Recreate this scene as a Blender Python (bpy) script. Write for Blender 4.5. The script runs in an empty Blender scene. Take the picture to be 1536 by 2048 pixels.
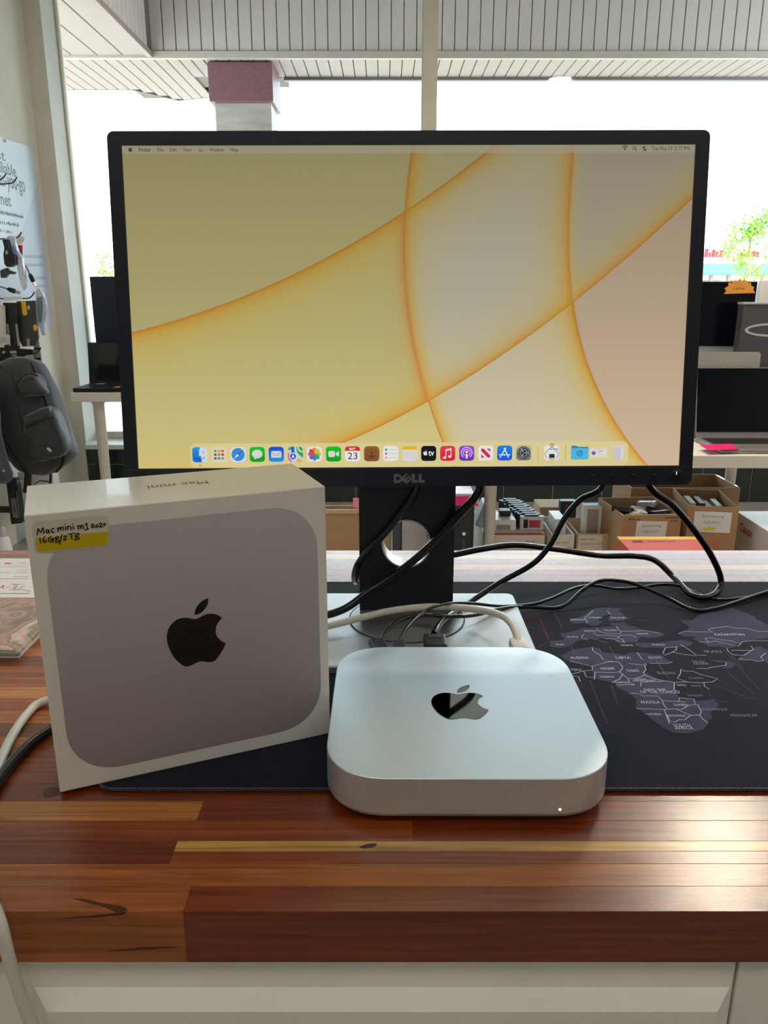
import bpy, bmesh, math, random
from mathutils import Vector, Matrix, Euler
from mathutils.geometry import tessellate_polygon
random.seed(7)
S = bpy.context.scene
COL = S.collection
PI = math.pi

# ---------------------------------------------------------------- camera, sky, sun, exposure
cam_d = bpy.data.cameras.new('camera'); cam = bpy.data.objects.new('camera', cam_d); COL.objects.link(cam)
cam_d.sensor_fit = 'VERTICAL'; cam_d.sensor_height = 36.0; cam_d.lens = 36.0*1560.0/2048.0
cam_d.clip_start = 0.02; cam_d.clip_end = 600
cam.location = (0, 0, 0.344); cam.rotation_euler = (math.radians(90-15.8), 0, 0)
S.camera = cam
S.view_settings.view_transform = 'Standard'; S.view_settings.look = 'None'
S.view_settings.gamma = 1.0; S.view_settings.exposure = 0.0; S.view_settings.use_curve_mapping = False

cy = S.cycles; cy.max_bounces = 8; cy.diffuse_bounces = 4; cy.glossy_bounces = 4; cy.transmission_bounces = 4; cy.transparent_max_bounces = 12
W = bpy.data.worlds.new('sky'); S.world = W; W.use_nodes = True
wn = W.node_tree; wn.nodes.clear()
w_out = wn.nodes.new('ShaderNodeOutputWorld'); w_bg = wn.nodes.new('ShaderNodeBackground')
w_bg.inputs['Color'].default_value = (0.76, 0.90, 1.0, 1); w_bg.inputs['Strength'].default_value = 6.8
wn.links.new(w_bg.outputs[0], w_out.inputs[0])

sun_d = bpy.data.lights.new('sun', 'SUN'); sun = bpy.data.objects.new('sun', sun_d); COL.objects.link(sun)
sun_d.energy = 7.0; sun_d.angle = 0.009; sun_d.color = (1.0, 0.96, 0.9)
sun.rotation_euler = (math.radians(38), 0, math.radians(-20))      # high sun behind the shop, falling on the lot in front

def portal(x, y, z, sx, sz):
    d = bpy.data.lights.new('window_daylight', 'AREA'); o = bpy.data.objects.new('window_daylight', d); COL.objects.link(o)
    d.shape = 'RECTANGLE'; d.size = sx; d.size_y = sz; d.cycles.is_portal = True
    o.location = (x, y, z); o.rotation_euler = (math.radians(-90), 0, 0)
portal(0.85, 5.12, 0.70, 5.5, 2.6)

# ---------------------------------------------------------------- colour and material helpers
def lin(c):
    return tuple((v/255/12.92 if v/255 <= 0.04045 else ((v/255+0.055)/1.055)**2.4) for v in c[:3])
_mats = {}
def mat(name, rgb=(200, 200, 200), rough=0.5, metal=0.0, var=0.06, scale=20.0, bump=0.0, bscale=200.0, spec=0.5, coat=0.0, stretch=None, objcol=False, transm=0.0, alpha=1.0, sheen=0.0):
    if name in _mats: return _mats[name]
    m = bpy.data.materials.new(name); m.use_nodes = True
    nt = m.node_tree; N = nt.nodes; L = nt.links; b = N['Principled BSDF']
    b.inputs['Roughness'].default_value = rough; b.inputs['Metallic'].default_value = metal
    b.inputs['Specular IOR Level'].default_value = spec; b.inputs['Coat Weight'].default_value = coat
    b.inputs['Transmission Weight'].default_value = transm; b.inputs['Alpha'].default_value = alpha
    b.inputs['Sheen Weight'].default_value = sheen
    c = lin(rgb)
    tc = N.new('ShaderNodeTexCoord'); mp = N.new('ShaderNodeMapping'); L.new(tc.outputs['Object'], mp.inputs[0])
    if stretch: mp.inputs['Scale'].default_value = stretch
    nz = N.new('ShaderNodeTexNoise'); nz.inputs['Scale'].default_value = scale; nz.inputs['Detail'].default_value = 4
    L.new(mp.outputs[0], nz.inputs['Vector'])
    mr = N.new('ShaderNodeMapRange'); mr.inputs['From Min'].default_value = 0.25; mr.inputs['From Max'].default_value = 0.75
    mr.inputs['To Min'].default_value = 1-var; mr.inputs['To Max'].default_value = 1+var
    L.new(nz.outputs[0], mr.inputs[0])
    mx = N.new('ShaderNodeMix'); mx.data_type = 'RGBA'; mx.blend_type = 'MULTIPLY'; mx.inputs[0].default_value = 1
    if objcol:
        oi = N.new('ShaderNodeObjectInfo'); L.new(oi.outputs['Color'], mx.inputs[6])
    else:
        mx.inputs[6].default_value = (*c, 1)
    L.new(mr.outputs[0], mx.inputs[7]); L.new(mx.outputs[2], b.inputs['Base Color'])
    if bump:
        n2 = N.new('ShaderNodeTexNoise'); n2.inputs['Scale'].default_value = bscale; n2.inputs['Detail'].default_value = 3
        L.new(mp.outputs[0], n2.inputs['Vector'])
        bp = N.new('ShaderNodeBump'); bp.inputs['Strength'].default_value = bump; bp.inputs['Distance'].default_value = 0.002
        L.new(n2.outputs[0], bp.inputs['Height']); L.new(bp.outputs[0], b.inputs['Normal'])
    _mats[name] = m
    return m
def emat(rgb, strength=1.0):
    """a colour shown by a lit screen"""
    k = 'lit_%d_%d_%d' % tuple(int(v) for v in rgb)
    if k in _mats: return _mats[k]
    m = bpy.data.materials.new(k); m.use_nodes = True; b = m.node_tree.nodes['Principled BSDF']
    b.inputs['Base Color'].default_value = (0.01, 0.01, 0.01, 1); b.inputs['Roughness'].default_value = 0.5
    b.inputs['Specular IOR Level'].default_value = 0.2
    b.inputs['Emission Color'].default_value = (*lin(rgb), 1); b.inputs['Emission Strength'].default_value = strength
    m.cycles.emission_sampling = 'NONE'
    _mats[k] = m
    return m

# ---------------------------------------------------------------- mesh helpers
def rrect(w, h, r, n=6, cx=0, cy=0, e=2.0):
    p = []
    for k, (sx, sy) in enumerate(((1, 1), (-1, 1), (-1, -1), (1, -1))):
        for i in range(n+1):
            a = PI/2*(k+i/n); c, s = math.cos(a), math.sin(a); m = (abs(c)**e+abs(s)**e)**(-1/e)
            p.append((cx+sx*(w/2-r)+r*c*m, cy+sy*(h/2-r)+r*s*m))
    return p
def circ(r, n=24, cx=0, cy=0, ry=None):
    return [(cx+r*math.cos(2*PI*i/n), cy+(ry or r)*math.sin(2*PI*i/n)) for i in range(n)]
def catmull(pts, k=6, closed=False):
    pts = [Vector(p) for p in pts]; n = len(pts); out = []
    for i in range(n if closed else n-1):
        if closed: p0, p1, p2, p3 = pts[i-1], pts[i], pts[(i+1) % n], pts[(i+2) % n]
        else: p0, p1, p2, p3 = pts[max(i-1, 0)], pts[i], pts[i+1], pts[min(i+2, n-1)]
        for j in range(k):
            t = j/k
            out.append(0.5*((2*p1)+(-p0+p2)*t+(2*p0-5*p1+4*p2-p3)*t*t+(-p0+3*p1-3*p2+p3)*t**3))
    if not closed: out.append(pts[-1])
    return out
class MB:
    def __init__(s): s.v = []; s.f = []; s.m = []; s.mats = []
    def mi(s, m):
        if m not in s.mats: s.mats.append(m)
        return s.mats.index(m)
    def add(s, vs, fs, m=None):
        o = len(s.v); k = s.mi(m); s.v += [tuple(v) for v in vs]; s.f += [tuple(i+o for i in f) for f in fs]; s.m += [k]*len(fs); return s
    def box(s, c, d, bev=0.0, m=None, rot=None, seg=2):
        if bev:
            bm = bmesh.new(); bmesh.ops.create_cube(bm, size=1)
            for v in bm.verts: v.co = Vector((v.co.x*d[0], v.co.y*d[1], v.co.z*d[2]))
            bmesh.ops.bevel(bm, geom=list(bm.edges), offset=bev, segments=seg, profile=0.5, affect='EDGES')
            bm.verts.index_update(); vs = [v.co.copy() for v in bm.verts]; fs = [[v.index for v in f.verts] for f in bm.faces]; bm.free()
        else:
            vs = [Vector((x*d[0]/2, y*d[1]/2, z*d[2]/2)) for x in (-1, 1) for y in (-1, 1) for z in (-1, 1)]
            fs = [(0, 1, 3, 2), (4, 6, 7, 5), (0, 4, 5, 1), (2, 3, 7, 6), (0, 2, 6, 4), (1, 5, 7, 3)]
        R = Euler(rot).to_matrix() if rot else Matrix.Identity(3)
        return s.add([R @ v + Vector(c) for v in vs], fs, m)
    def box2(s, a, b, bev=0.0, m=None):
        return s.box([(x+y)/2 for x, y in zip(a, b)], [abs(y-x) for x, y in zip(a, b)], bev, m)
    def poly(s, pts, m=None):
        """flat polygon from 3D points, concave allowed"""
        tr = tessellate_polygon([[Vector(p) for p in pts]])
        return s.add(pts, tr, m)
    def prism(s, pts, f0, f1, m=None):
        """pts 2D outline; f0, f1 map (a, b) to 3D for the two ends"""
        n = len(pts); A = [f0(*p) for p in pts]; B = [f1(*p) for p in pts]
        tr = tessellate_polygon([[Vector((p[0], p[1], 0)) for p in pts]])
        fs = [tuple(t) for t in tr]+[tuple(i+n for i in reversed(t)) for t in tr]+[(i, (i+1) % n, (i+1) % n+n, i+n) for i in range(n)]
        return s.add(A+B, fs, m)
    def ring(s, outer, inner, f0, f1, m=None):
        n = len(outer)
        vs = [f0(*p) for p in outer]+[f0(*p) for p in inner]+[f1(*p) for p in outer]+[f1(*p) for p in inner]; fs = []
        for i in range(n):
            j = (i+1) % n
            fs += [(i, j, j+n, i+n), (i+2*n, i+3*n, j+3*n, j+2*n), (i, i+2*n, j+2*n, j), (i+n, j+n, j+3*n, i+3*n)]
        return s.add(vs, fs, m)
    def loft(s, rings, m=None, cap=True):
        n = len(rings[0]); vs = [p for r in rings for p in r]; fs = []
        for k in range(len(rings)-1):
            for i in range(n):
                j = (i+1) % n; fs.append((k*n+i, k*n+j, (k+1)*n+j, (k+1)*n+i))
        if cap: fs += [tuple(reversed(range(n))), tuple((len(rings)-1)*n+i for i in range(n))]
        return s.add(vs, fs, m)
    def tube(s, path, r, n=8, m=None, flat=1.0, cap=True):
        path = [Vector(p) for p in path]; rings = []; up = Vector((0, 0, 1)); prev = None
        for i, p in enumerate(path):
            t = (path[min(i+1, len(path)-1)]-path[max(i-1, 0)]); t = t.normalized() if t.length > 1e-9 else Vector((0, 0, 1))
            if prev is None: a = t.cross(up) if abs(t.dot(up)) < 0.95 else t.cross(Vector((0, 1, 0)))
            else: a = prev - t*prev.dot(t)
            a = a.normalized(); b = t.cross(a).normalized(); prev = a
            rr = r[i] if isinstance(r, (list, tuple)) else r
            rings.append([p+a*rr*math.cos(2*PI*k/n)+b*rr*flat*math.sin(2*PI*k/n) for k in range(n)])
        return s.loft(rings, m, cap)
    def lathe(s, prof, c, n=24, m=None, axis='z'):
        rings = []
        for r, h in prof:
            rings.append([Vector(c)+(Vector((r*math.cos(2*PI*i/n), r*math.sin(2*PI*i/n), h)) if axis == 'z' else Vector((r*math.cos(2*PI*i/n), h, r*math.sin(2*PI*i/n)))) for i in range(n)])
        return s.loft(rings, m)
    def cyl(s, c, r, h, n=20, m=None, axis='z'): return s.lathe([(r, 0), (r, h)], c, n, m, axis)
def wloc(o):
    v = Vector((0, 0, 0))
    while o: v = v+o.location; o = o.parent
    return v
def obj(name, mb, m=None, parent=None, smooth=False, world=True, origin=None, ang=38):
    """link one mesh object; world=True: mb is in world coordinates and is moved into the parent's frame"""
    off = Vector((0, 0, 0))
    if origin is not None: off = Vector(origin)
    elif parent is not None and world: off = wloc(parent)
    me = bpy.data.meshes.new(name); me.from_pydata([tuple(Vector(v)-off) for v in mb.v], [], mb.f)
    ms = [m if x is None else x for x in mb.mats]
    for x in ms: me.materials.append(x)
    me.polygons.foreach_set('material_index', mb.m)
    bm = bmesh.new(); bm.from_mesh(me); bmesh.ops.recalc_face_normals(bm, faces=bm.faces); bm.to_mesh(me); bm.free()
    if smooth:
        me.polygons.foreach_set('use_smooth', [True]*len(me.polygons)); me.set_sharp_from_angle(angle=math.radians(ang))
    me.update(); o = bpy.data.objects.new(name, me); COL.objects.link(o)
    if origin is not None: o.location = origin if parent is None else Vector(origin)-wloc(parent)
    if parent: o.parent = parent
    return o
def tag(o, label=None, cat=None, group=None, kind=None):
    for k, v in (('label', label), ('category', cat), ('group', group), ('kind', kind)):
        if v: o[k] = v
    return o
def thing(name, label, cat, loc=(0, 0, 0), group=None, rot=None):
    o = bpy.data.objects.new(name, None); COL.objects.link(o); o.location = loc; o.empty_display_size = 0.05
    if rot: o.rotation_euler = rot
    return tag(o, label, cat, group)
def struct(name, mb, m, smooth=False): return tag(obj(name, mb, m, None, smooth), kind='structure')
_tx = {}
def text2d(s, bold=0.0):
    """outline of a line of type as flat triangles: (points, faces, width, height), origin at the left of the baseline"""
    k = (s, bold)
    if k in _tx: return _tx[k]
    cu = bpy.data.curves.new('type', 'FONT'); cu.body = s; cu.size = 1; cu.resolution_u = 3; cu.offset = bold
    o = bpy.data.objects.new('type', cu); COL.objects.link(o); dg = bpy.context.evaluated_depsgraph_get(); dg.update()
    me = bpy.data.meshes.new_from_object(o.evaluated_get(dg))
    vs = [(v.co.x, v.co.y) for v in me.vertices]; fs = [tuple(p.vertices) for p in me.polygons]
    bpy.data.objects.remove(o); bpy.data.curves.remove(cu); bpy.data.meshes.remove(me)
    x0 = min(v[0] for v in vs); x1 = max(v[0] for v in vs); y1 = max(v[1] for v in vs)
    _tx[k] = ([(v[0]-x0, v[1]) for v in vs], fs, x1-x0, y1)
    return _tx[k]
def put_text(mb, s, fn, cx, cy, width=None, cap=None, m=None, bold=0.0, align='c'):
    """fn maps (a, b) of the surface to 3D; cap = size of the tallest letter; width squeezes or stretches the line"""
    vs, fs, w, h = text2d(s, bold)
    sy = (cap/h) if cap else width/w; sx = (width/w) if width else sy
    ox = cx-(w*sx/2 if align == 'c' else 0); oy = cy-h*sy/2
    mb.add([fn(ox+v[0]*sx, oy+v[1]*sy) for v in vs], fs, m)
def stroke(mb, pts, r, fn, m=None, k=4, lift=0.0):
    """a pen line on a surface as a flat ribbon; fn maps 2D to 3D"""
    p = catmull([Vector((a[0], a[1], 0)) for a in pts], k) if len(pts) > 2 and k > 1 else [Vector((a[0], a[1], 0)) for a in pts]
    vs = []; fs = []
    for i, q in enumerate(p):
        t = p[min(i+1, len(p)-1)]-p[max(i-1, 0)]
        t = t.normalized() if t.length > 1e-12 else Vector((1, 0, 0))
        if i == 0: q = q-t*r*0.7
        if i == len(p)-1: q = q+t*r*0.7
        nn = Vector((-t.y, t.x, 0))*r
        vs += [fn(q.x+nn.x, q.y+nn.y), fn(q.x-nn.x, q.y-nn.y)]
    for i in range(len(p)-1): fs.append((2*i, 2*i+1, 2*i+3, 2*i+2))
    mb.add(vs, fs, m)
# the bitten fruit emblem, traced in a square of about one unit, centred
_body = [(.1224,.0935),(.1209,.09),(.1181,.0858),(.1147,.0817),(.1125,.0804),(.1096,.0804),(.1069,.0813),(.1041,.0822),(.1013,.0821),(.0984,.0811),(.0959,.0803),(.0935,.0802),(.0911,.0812),(.0886,.0838),(.0855,.0882),(.083,.0939),(.0815,.0998),(.0812,.1048),(.0819,.1088),(.0835,.1126),(.0861,.1156),(.0896,.1176),(.093,.1181),(.0957,.1178),(.0984,.1169),(.1011,.1159),(.1031,.1159),(.1063,.1171),(.1091,.1181),(.113,.1181),(.1161,.1172),(.1188,.1154),(.1209,.1134)]
_bite = [(.1209,.1134),(.1182,.1109),(.1164,.1078),(.1157,.1044),(.1158,.1013),(.1171,.0984),(.1194,.0955),(.1224,.0935)]
_leaf1 = [(.1015,.119),(.1019,.1215),(.1033,.1247),(.1059,.1276),(.1088,.1294),(.1118,.1303)]; _leaf2 = [(.1118,.1303),(.1118,.1282),(.111,.1253),(.1092,.1226),(.1065,.1202),(.104,.1191),(.1015,.119)]

_all = _body+_leaf1+_leaf2
_ex = [min(p[0] for p in _body), max(p[0] for p in _body), min(p[1] for p in _all), max(p[1] for p in _all)]
EMB_C = ((_ex[0]+_ex[1])/2, (_ex[2]+_ex[3])/2); EMB_W = _ex[1]-_ex[0]
def emblem(k=4):
    """(body outline, leaf outline), width 1, centred on the origin"""
    nrm = lambda q: ((q.x-EMB_C[0])/EMB_W, (q.y-EMB_C[1])/EMB_W)
    v3 = lambda l: [Vector((a, b, 0)) for a, b in l]
    b = [nrm(q) for q in catmull(v3(_body), k)[:-1]+catmull(v3(_bite), k)[:-1]]
    l = [nrm(q) for q in catmull(v3(_leaf1), k)[:-1]+catmull(v3(_leaf2), k)[:-1]]
    return b, l
def put_emblem(mb, fn, cx, cy, w, m=None, k=3):
    for pl in emblem(k): mb.poly([fn(cx+a*w, cy+b*w) for a, b in pl], m)

def scribble(mb, fn, cx, cy, w, h, m=None, seed=1, gap=0.0):
    """a line of writing too small to read: short uneven pen marks"""
    rr_ = random.Random(seed); x_ = cx-w/2
    while x_ < cx+w/2:
        ww = h*rr_.uniform(0.35, 0.7)
        stroke(mb, [(x_, cy-h/2*rr_.uniform(.5, 1)), (x_+ww*0.3, cy+h/2*rr_.uniform(.3, 1)), (x_+ww*0.6, cy-h/2*rr_.uniform(.2, 1)), (x_+ww, cy+h/2*rr_.uniform(-.3, .8))], h*0.09, fn, m, k=2)
        x_ += ww*1.25+(h*0.5 if rr_.random() < 0.16 else 0)

# ================================================================ the room
FZ = -0.95; CZ = 2.06; XL = -1.96; XR = 3.6; YB = -6.0; YW = 4.8
m_wall = mat('cream_wall_paint', (222, 216, 204), 0.75, var=0.05, scale=6, bump=0.35, bscale=90)
m_trimw = mat('white_trim_paint', (226, 226, 220), 0.6, var=0.05, scale=8, bump=0.2, bscale=60)
m_ceil = mat('ceiling_paint', (225, 222, 214), 0.8, var=0.03)
m_floor = mat('grey_floor_vinyl', (150, 147, 142), 0.45, var=0.10, scale=5)
m_grout = mat('pale_grout', (150, 148, 135), 0.8)
m_tile = mat('dark_green_tile', (36, 46, 44), 0.22, var=0.22, scale=9, objcol=False)
m_alu = mat('cream_window_metal', (216, 208, 190), 0.45, var=0.04)
fl = struct('floor', MB().box2((XL-0.2, YB-0.2, FZ-0.08), (XR+0.2, YW+0.25, FZ)), m_floor)
struct('ceiling', MB().box2((XL-0.2, YB-0.2, CZ), (XR+0.2, YW+0.3, CZ+0.12)), m_ceil)
struct('wall_left', MB().box2((XL-0.15, YB-0.15, FZ), (XL, YW+0.25, CZ)), m_wall)
struct('wall_right', MB().box2((XR, YB-0.15, FZ), (XR+0.15, YW+0.25, CZ)), m_wall)
struct('wall_back', MB().box2((XL, YB-0.15, FZ), (XR, YB, CZ)), mat('brown_back_wall', (120, 104, 90), 0.7))
WX0 = -1.867; WX1 = 3.45; SILL = -0.575; WTOP = 1.99; YG = 5.0
mb = MB().box2((XL, YW, FZ), (WX0, YG+0.06, CZ)).box2((WX1, YW, FZ), (XR, YG+0.06, CZ)).box2((WX0, YW, WTOP), (WX1, YG+0.06, CZ))
struct('wall_window', mb, m_wall)
struct('wall_sunblock', MB().box2((-7, 4.9, CZ+0.121), (9, YG+0.079, 2.85)), m_wall)  # unseen wall added to shut out sun above the window
# low wall under the glass, dark tiles set proud of the joints
low = struct('wall_sill', MB().box2((WX0, YW+0.012, FZ), (WX1, YG+0.06, SILL-0.03)), m_grout)
mt = {}
tw = 0.305; tj = 0.008; x = -1.862
rows = [(SILL-0.03-0.095, SILL-0.034), (FZ+0.004, SILL-0.03-0.095-tj)]
xs = []
xa = -1.862; xb = -1.7403
while xa < WX1-0.02:
    xs.append((xa, min(xb, WX1)-tj)); xa = xb; xb = xa+tw+tj
for z0, z1 in rows:
    for a, b in xs:
        key = (round(b-a, 3), round(z1-z0, 3))
        if key not in mt:
            o = obj('tile', MB().box((0, 0, 0), (b-a, 0.012, z1-z0), 0.002), m_tile); mt[key] = o.data
        else:
            o = bpy.data.objects.new('tile', mt[key]); COL.objects.link(o)
        o.location = ((a+b)/2, YW+0.007, (z0+z1)/2); o.parent = low
struct('trim_1', MB().box2((WX0, YW-0.02, SILL-0.03), (WX1, YG+0.02, SILL), 0.004), m_trimw)
# plaster reveal beside the glass
struct('trim_2', MB().box2((WX0-0.0, YW+0.004, SILL), (WX0+0.006, YG, WTOP)), m_trimw)
# the shop window: frame bars, mullion and two panes
win = thing('window_1', None, None, (0, YG, SILL)); tag(win, kind='structure')
def bar(name, a, b): return obj(name, MB().box2(a, b, 0.004), m_alu, win)
bar('frame_bar', (WX0+0.006, YG, SILL), (WX0+0.018, YG+0.05, WTOP))
bar('frame_bar', (WX1-0.05, YG, SILL), (WX1, YG+0.05, WTOP))
bar('frame_bar', (WX0+0.018, YG, SILL), (WX1-0.05, YG+0.05, SILL+0.045))
bar('frame_bar', (WX0+0.018, YG, WTOP-0.05), (WX1-0.05, YG+0.05, WTOP))
MX0 = 0.2207; MX1 = 0.3067
mu = bar('mullion', (MX0, YG-0.02, SILL+0.045), (MX1, YG+0.05, WTOP-0.05))
obj('glazing_bead', MB().box2((MX0-0.004, YG-0.002, SILL+0.045), (MX0+0.018, YG+0.02, WTOP-0.05), 0.002), m_trimw, mu, origin=None)
m_glass = bpy.data.materials.new('window_glass'); m_glass.use_nodes = True
nt = m_glass.node_tree; nt.nodes.clear()
go = nt.nodes.new('ShaderNodeOutputMaterial'); gm = nt.nodes.new('ShaderNodeMixShader'); gt = nt.nodes.new('ShaderNodeBsdfTransparent'); gg = nt.nodes.new('ShaderNodeBsdfGlossy'); gf = nt.nodes.new('ShaderNodeFresnel')
gg.inputs['Roughness'].default_value = 0.02; gt.inputs['Color'].default_value = (0.93, 0.96, 0.95, 1); gf.inputs['IOR'].default_value = 1.35
nt.links.new(gf.outputs[0], gm.inputs[0]); nt.links.new(gt.outputs[0], gm.inputs[1]); nt.links.new(gg.outputs[0], gm.inputs[2]); nt.links.new(gm.outputs[0], go.inputs[0])
obj('pane', MB().box2((WX0+0.018, YG+0.022, SILL+0.045), (MX0, YG+0.028, WTOP-0.05)), m_glass, win)
obj('pane', MB().box2((MX1, YG+0.022, SILL+0.045), (WX1-0.05, YG+0.028, WTOP-0.05)), m_glass, win)

# unseen shop lights; panels put in to light the room, window pair as fill
m_fix = mat('white_enamel', (235, 235, 232), 0.4)
def unseen_ceiling_light(x, y, sx, sy, power, colr, label, size_part='diffuser'):
    t = thing('unseen_ceiling_light', label, 'ceiling light', (x, y, CZ), 'shop ceiling lights')
    mb = MB(); ring_o = rrect(sx, sy, 0.01, 2); ring_i = rrect(sx-0.05, sy-0.05, 0.006, 2)
    mb.ring(ring_o, ring_i, lambda a, b: (x+a, y+b, CZ), lambda a, b: (x+a, y+b, CZ-0.035)); obj('frame', mb, m_fix, t)
    e = bpy.data.materials.new('lamp_glow'); e.use_nodes = True; b = e.node_tree.nodes['Principled BSDF']
    b.inputs['Emission Color'].default_value = (*colr, 1); b.inputs['Emission Strength'].default_value = power
    obj('diffuser', MB().box2((x-sx/2+0.025, y-sy/2+0.025, CZ-0.03), (x+sx/2-0.025, y+sy/2-0.025, CZ-0.02)), e, t)
WARM = (1.0, 0.93, 0.84)
unseen_ceiling_light(-0.6, -0.7, 1.2, 0.6, 4.5, WARM, 'ceiling panel light behind the viewer, nearer the left wall')
unseen_ceiling_light(1.8, -0.7, 1.2, 0.6, 4.5, WARM, 'ceiling panel light behind the viewer, nearer the right wall')
unseen_ceiling_light(0.6, -2.4, 1.2, 0.6, 4.5, WARM, 'ceiling panel light farthest behind the viewer')
unseen_ceiling_light(2.5, 2.2, 1.2, 0.6, 7.0, WARM, 'ceiling panel light over the right-hand display table')
unseen_ceiling_light(0.2, 2.2, 1.2, 0.6, 10.0, WARM, 'ceiling panel light between the counter and the window')
t = thing('downlight', 'round warm ceiling spotlight between counter and window', 'ceiling light', (1.46, 2.85, CZ))
obj('rim', MB().lathe([(0.13, 0), (0.135, -0.03), (0.115, -0.035), (0.11, -0.01)], (1.46, 2.85, CZ), 28), m_fix, t, True)
e = bpy.data.materials.new('bulb_glow'); e.use_nodes = True; b = e.node_tree.nodes['Principled BSDF']
b.inputs['Emission Color'].default_value = (1.0, 0.86, 0.66, 1); b.inputs['Emission Strength'].default_value = 320
obj('bulb', MB().lathe([(0.09, -0.012), (0.085, -0.03), (0.05, -0.05), (0.01, -0.055)], (1.46, 2.85, CZ), 24), e, t, True)

# ================================================================ outside the glass
m_lot = mat('sunlit_concrete', (205, 203, 198), 0.9, var=0.06, scale=0.5)
struct('ground', MB().box2((-150, YG+0.07, -1.25), (150, 260, -1.05)), m_lot)
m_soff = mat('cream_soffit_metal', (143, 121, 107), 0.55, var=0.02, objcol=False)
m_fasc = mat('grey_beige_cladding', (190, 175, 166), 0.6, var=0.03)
m_edge = mat('grey_roof_edge', (104, 104, 108), 0.5)
SZ = 2.05; YI = 6.6174; YO = 7.2056
XB = -1.7597
can = thing('canopy', 'beige clad walkway canopy over the shop front beyond the glass', 'canopy', (0, YI, SZ))
obj('roof_deck', MB().box2((-7, YG+0.08, 2.62), (9, YO+1.0, 2.8)), m_edge, can)
# front beam: vertical cladding boards and soffit boards, each with its own edges
def board_mesh(d, m, name):
    return obj(name, MB().box((0, 0, 0), d, 0.004, seg=1), m, can, world=False)
BW = 0.0955
first = None; x = XB
k = 0
while x < 4.6:
    if first is None: o = first = board_mesh((BW-0.007, 0.02, 0.54), m_fasc, 'cladding_board')
    else: o = bpy.data.objects.new('cladding_board', first.data); COL.objects.link(o); o.parent = can
    o.location = (x+BW/2, 0.012, 0.31); x += BW
obj('cladding_backing', MB().box2((-3.2, YI+0.023, SZ+0.03), (4.7, YI+0.06, 2.62)), mat('cladding_joint', (160, 144, 132), 0.8), can)
obj('lower_trim', MB().box2((-3.2, YI-0.012, SZ-0.012), (4.7, YI+0.03, SZ+0.04), 0.004), mat('trim_grey', (176, 160, 148), 0.6), can)
# soffit of the front beam, deeper on the left round the column
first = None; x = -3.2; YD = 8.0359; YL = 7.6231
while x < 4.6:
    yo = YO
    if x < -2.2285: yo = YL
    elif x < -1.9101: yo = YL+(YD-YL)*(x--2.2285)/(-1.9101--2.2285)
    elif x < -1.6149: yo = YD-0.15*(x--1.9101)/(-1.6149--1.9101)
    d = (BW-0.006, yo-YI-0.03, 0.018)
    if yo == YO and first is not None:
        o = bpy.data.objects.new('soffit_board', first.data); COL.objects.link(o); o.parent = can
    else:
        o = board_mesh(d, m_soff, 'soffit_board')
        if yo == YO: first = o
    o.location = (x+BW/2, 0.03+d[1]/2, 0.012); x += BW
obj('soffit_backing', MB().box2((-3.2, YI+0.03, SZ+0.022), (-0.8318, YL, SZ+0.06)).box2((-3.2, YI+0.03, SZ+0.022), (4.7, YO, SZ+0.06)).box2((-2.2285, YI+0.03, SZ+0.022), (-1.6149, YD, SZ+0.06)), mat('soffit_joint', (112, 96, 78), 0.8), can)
obj('roof_edge', MB().box2((-0.8318, YO, SZ-0.02), (4.7, YO+0.06, SZ+0.5), 0.005), m_edge, can)
obj('roof_edge', MB().prism([(-3.2, YL), (-2.2285, YL), (-1.9101, YD), (-1.6149, YD-0.13), (-0.8318, YO), (-0.8318, YO+0.02), (-1.6149, YD-0.11), (-1.9101, YD+0.02), (-2.2285, YL+0.02), (-3.2, YL+0.02)], lambda a, b: (a, b, SZ+0.002), lambda a, b: (a, b, SZ+0.5)), m_edge, can)
# side beam on the left running back to the shop
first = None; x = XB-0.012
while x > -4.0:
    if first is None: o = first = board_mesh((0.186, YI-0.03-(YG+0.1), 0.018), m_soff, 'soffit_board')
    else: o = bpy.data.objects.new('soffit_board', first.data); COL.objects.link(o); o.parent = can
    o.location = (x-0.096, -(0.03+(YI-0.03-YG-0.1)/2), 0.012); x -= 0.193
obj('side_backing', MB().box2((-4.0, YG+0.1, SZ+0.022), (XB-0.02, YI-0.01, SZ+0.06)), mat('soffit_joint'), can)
obj('corner_trim', MB().box2((XB-0.03, YG+0.1, SZ-0.008), (XB+0.012, YI-0.012, SZ+0.035), 0.004), m_soff, can)
first = None; y = YG+0.1
while y < YI-0.12:
    if first is None: o = first = board_mesh((0.02, BW-0.007, 0.54), m_fasc, 'cladding_board')
    else: o = bpy.data.objects.new('cladding_board', first.data); COL.objects.link(o); o.parent = can
    o.location = (XB-0.012, y+BW/2-YI, 0.31); y += BW
# column under the front beam: wine-red stone cap over a pale stone shaft
m_red = mat('wine_red_granite', (112, 70, 76), 0.5, var=0.25, scale=60)
m_stone = mat('pale_marbled_stone', (160, 150, 138), 0.6, var=0.2, scale=4, stretch=(1, 1, 4))
CX0 = -1.3623; CX1 = -0.8631; CZ0 = 1.7671
colm = thing('column', 'square canopy column with wine red cap and pale stone shaft', 'column', ((CX0+CX1)/2, 6.95, -1.05))
obj('red_cap', MB().box2((CX0, 6.72, CZ0), (CX1, 7.2, SZ-0.005), 0.006), m_red, colm)
obj('stone_shaft', MB().box2((-1.3305, 6.78, -1.05), (-0.8883, 7.14, CZ0)), m_stone, colm)
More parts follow.
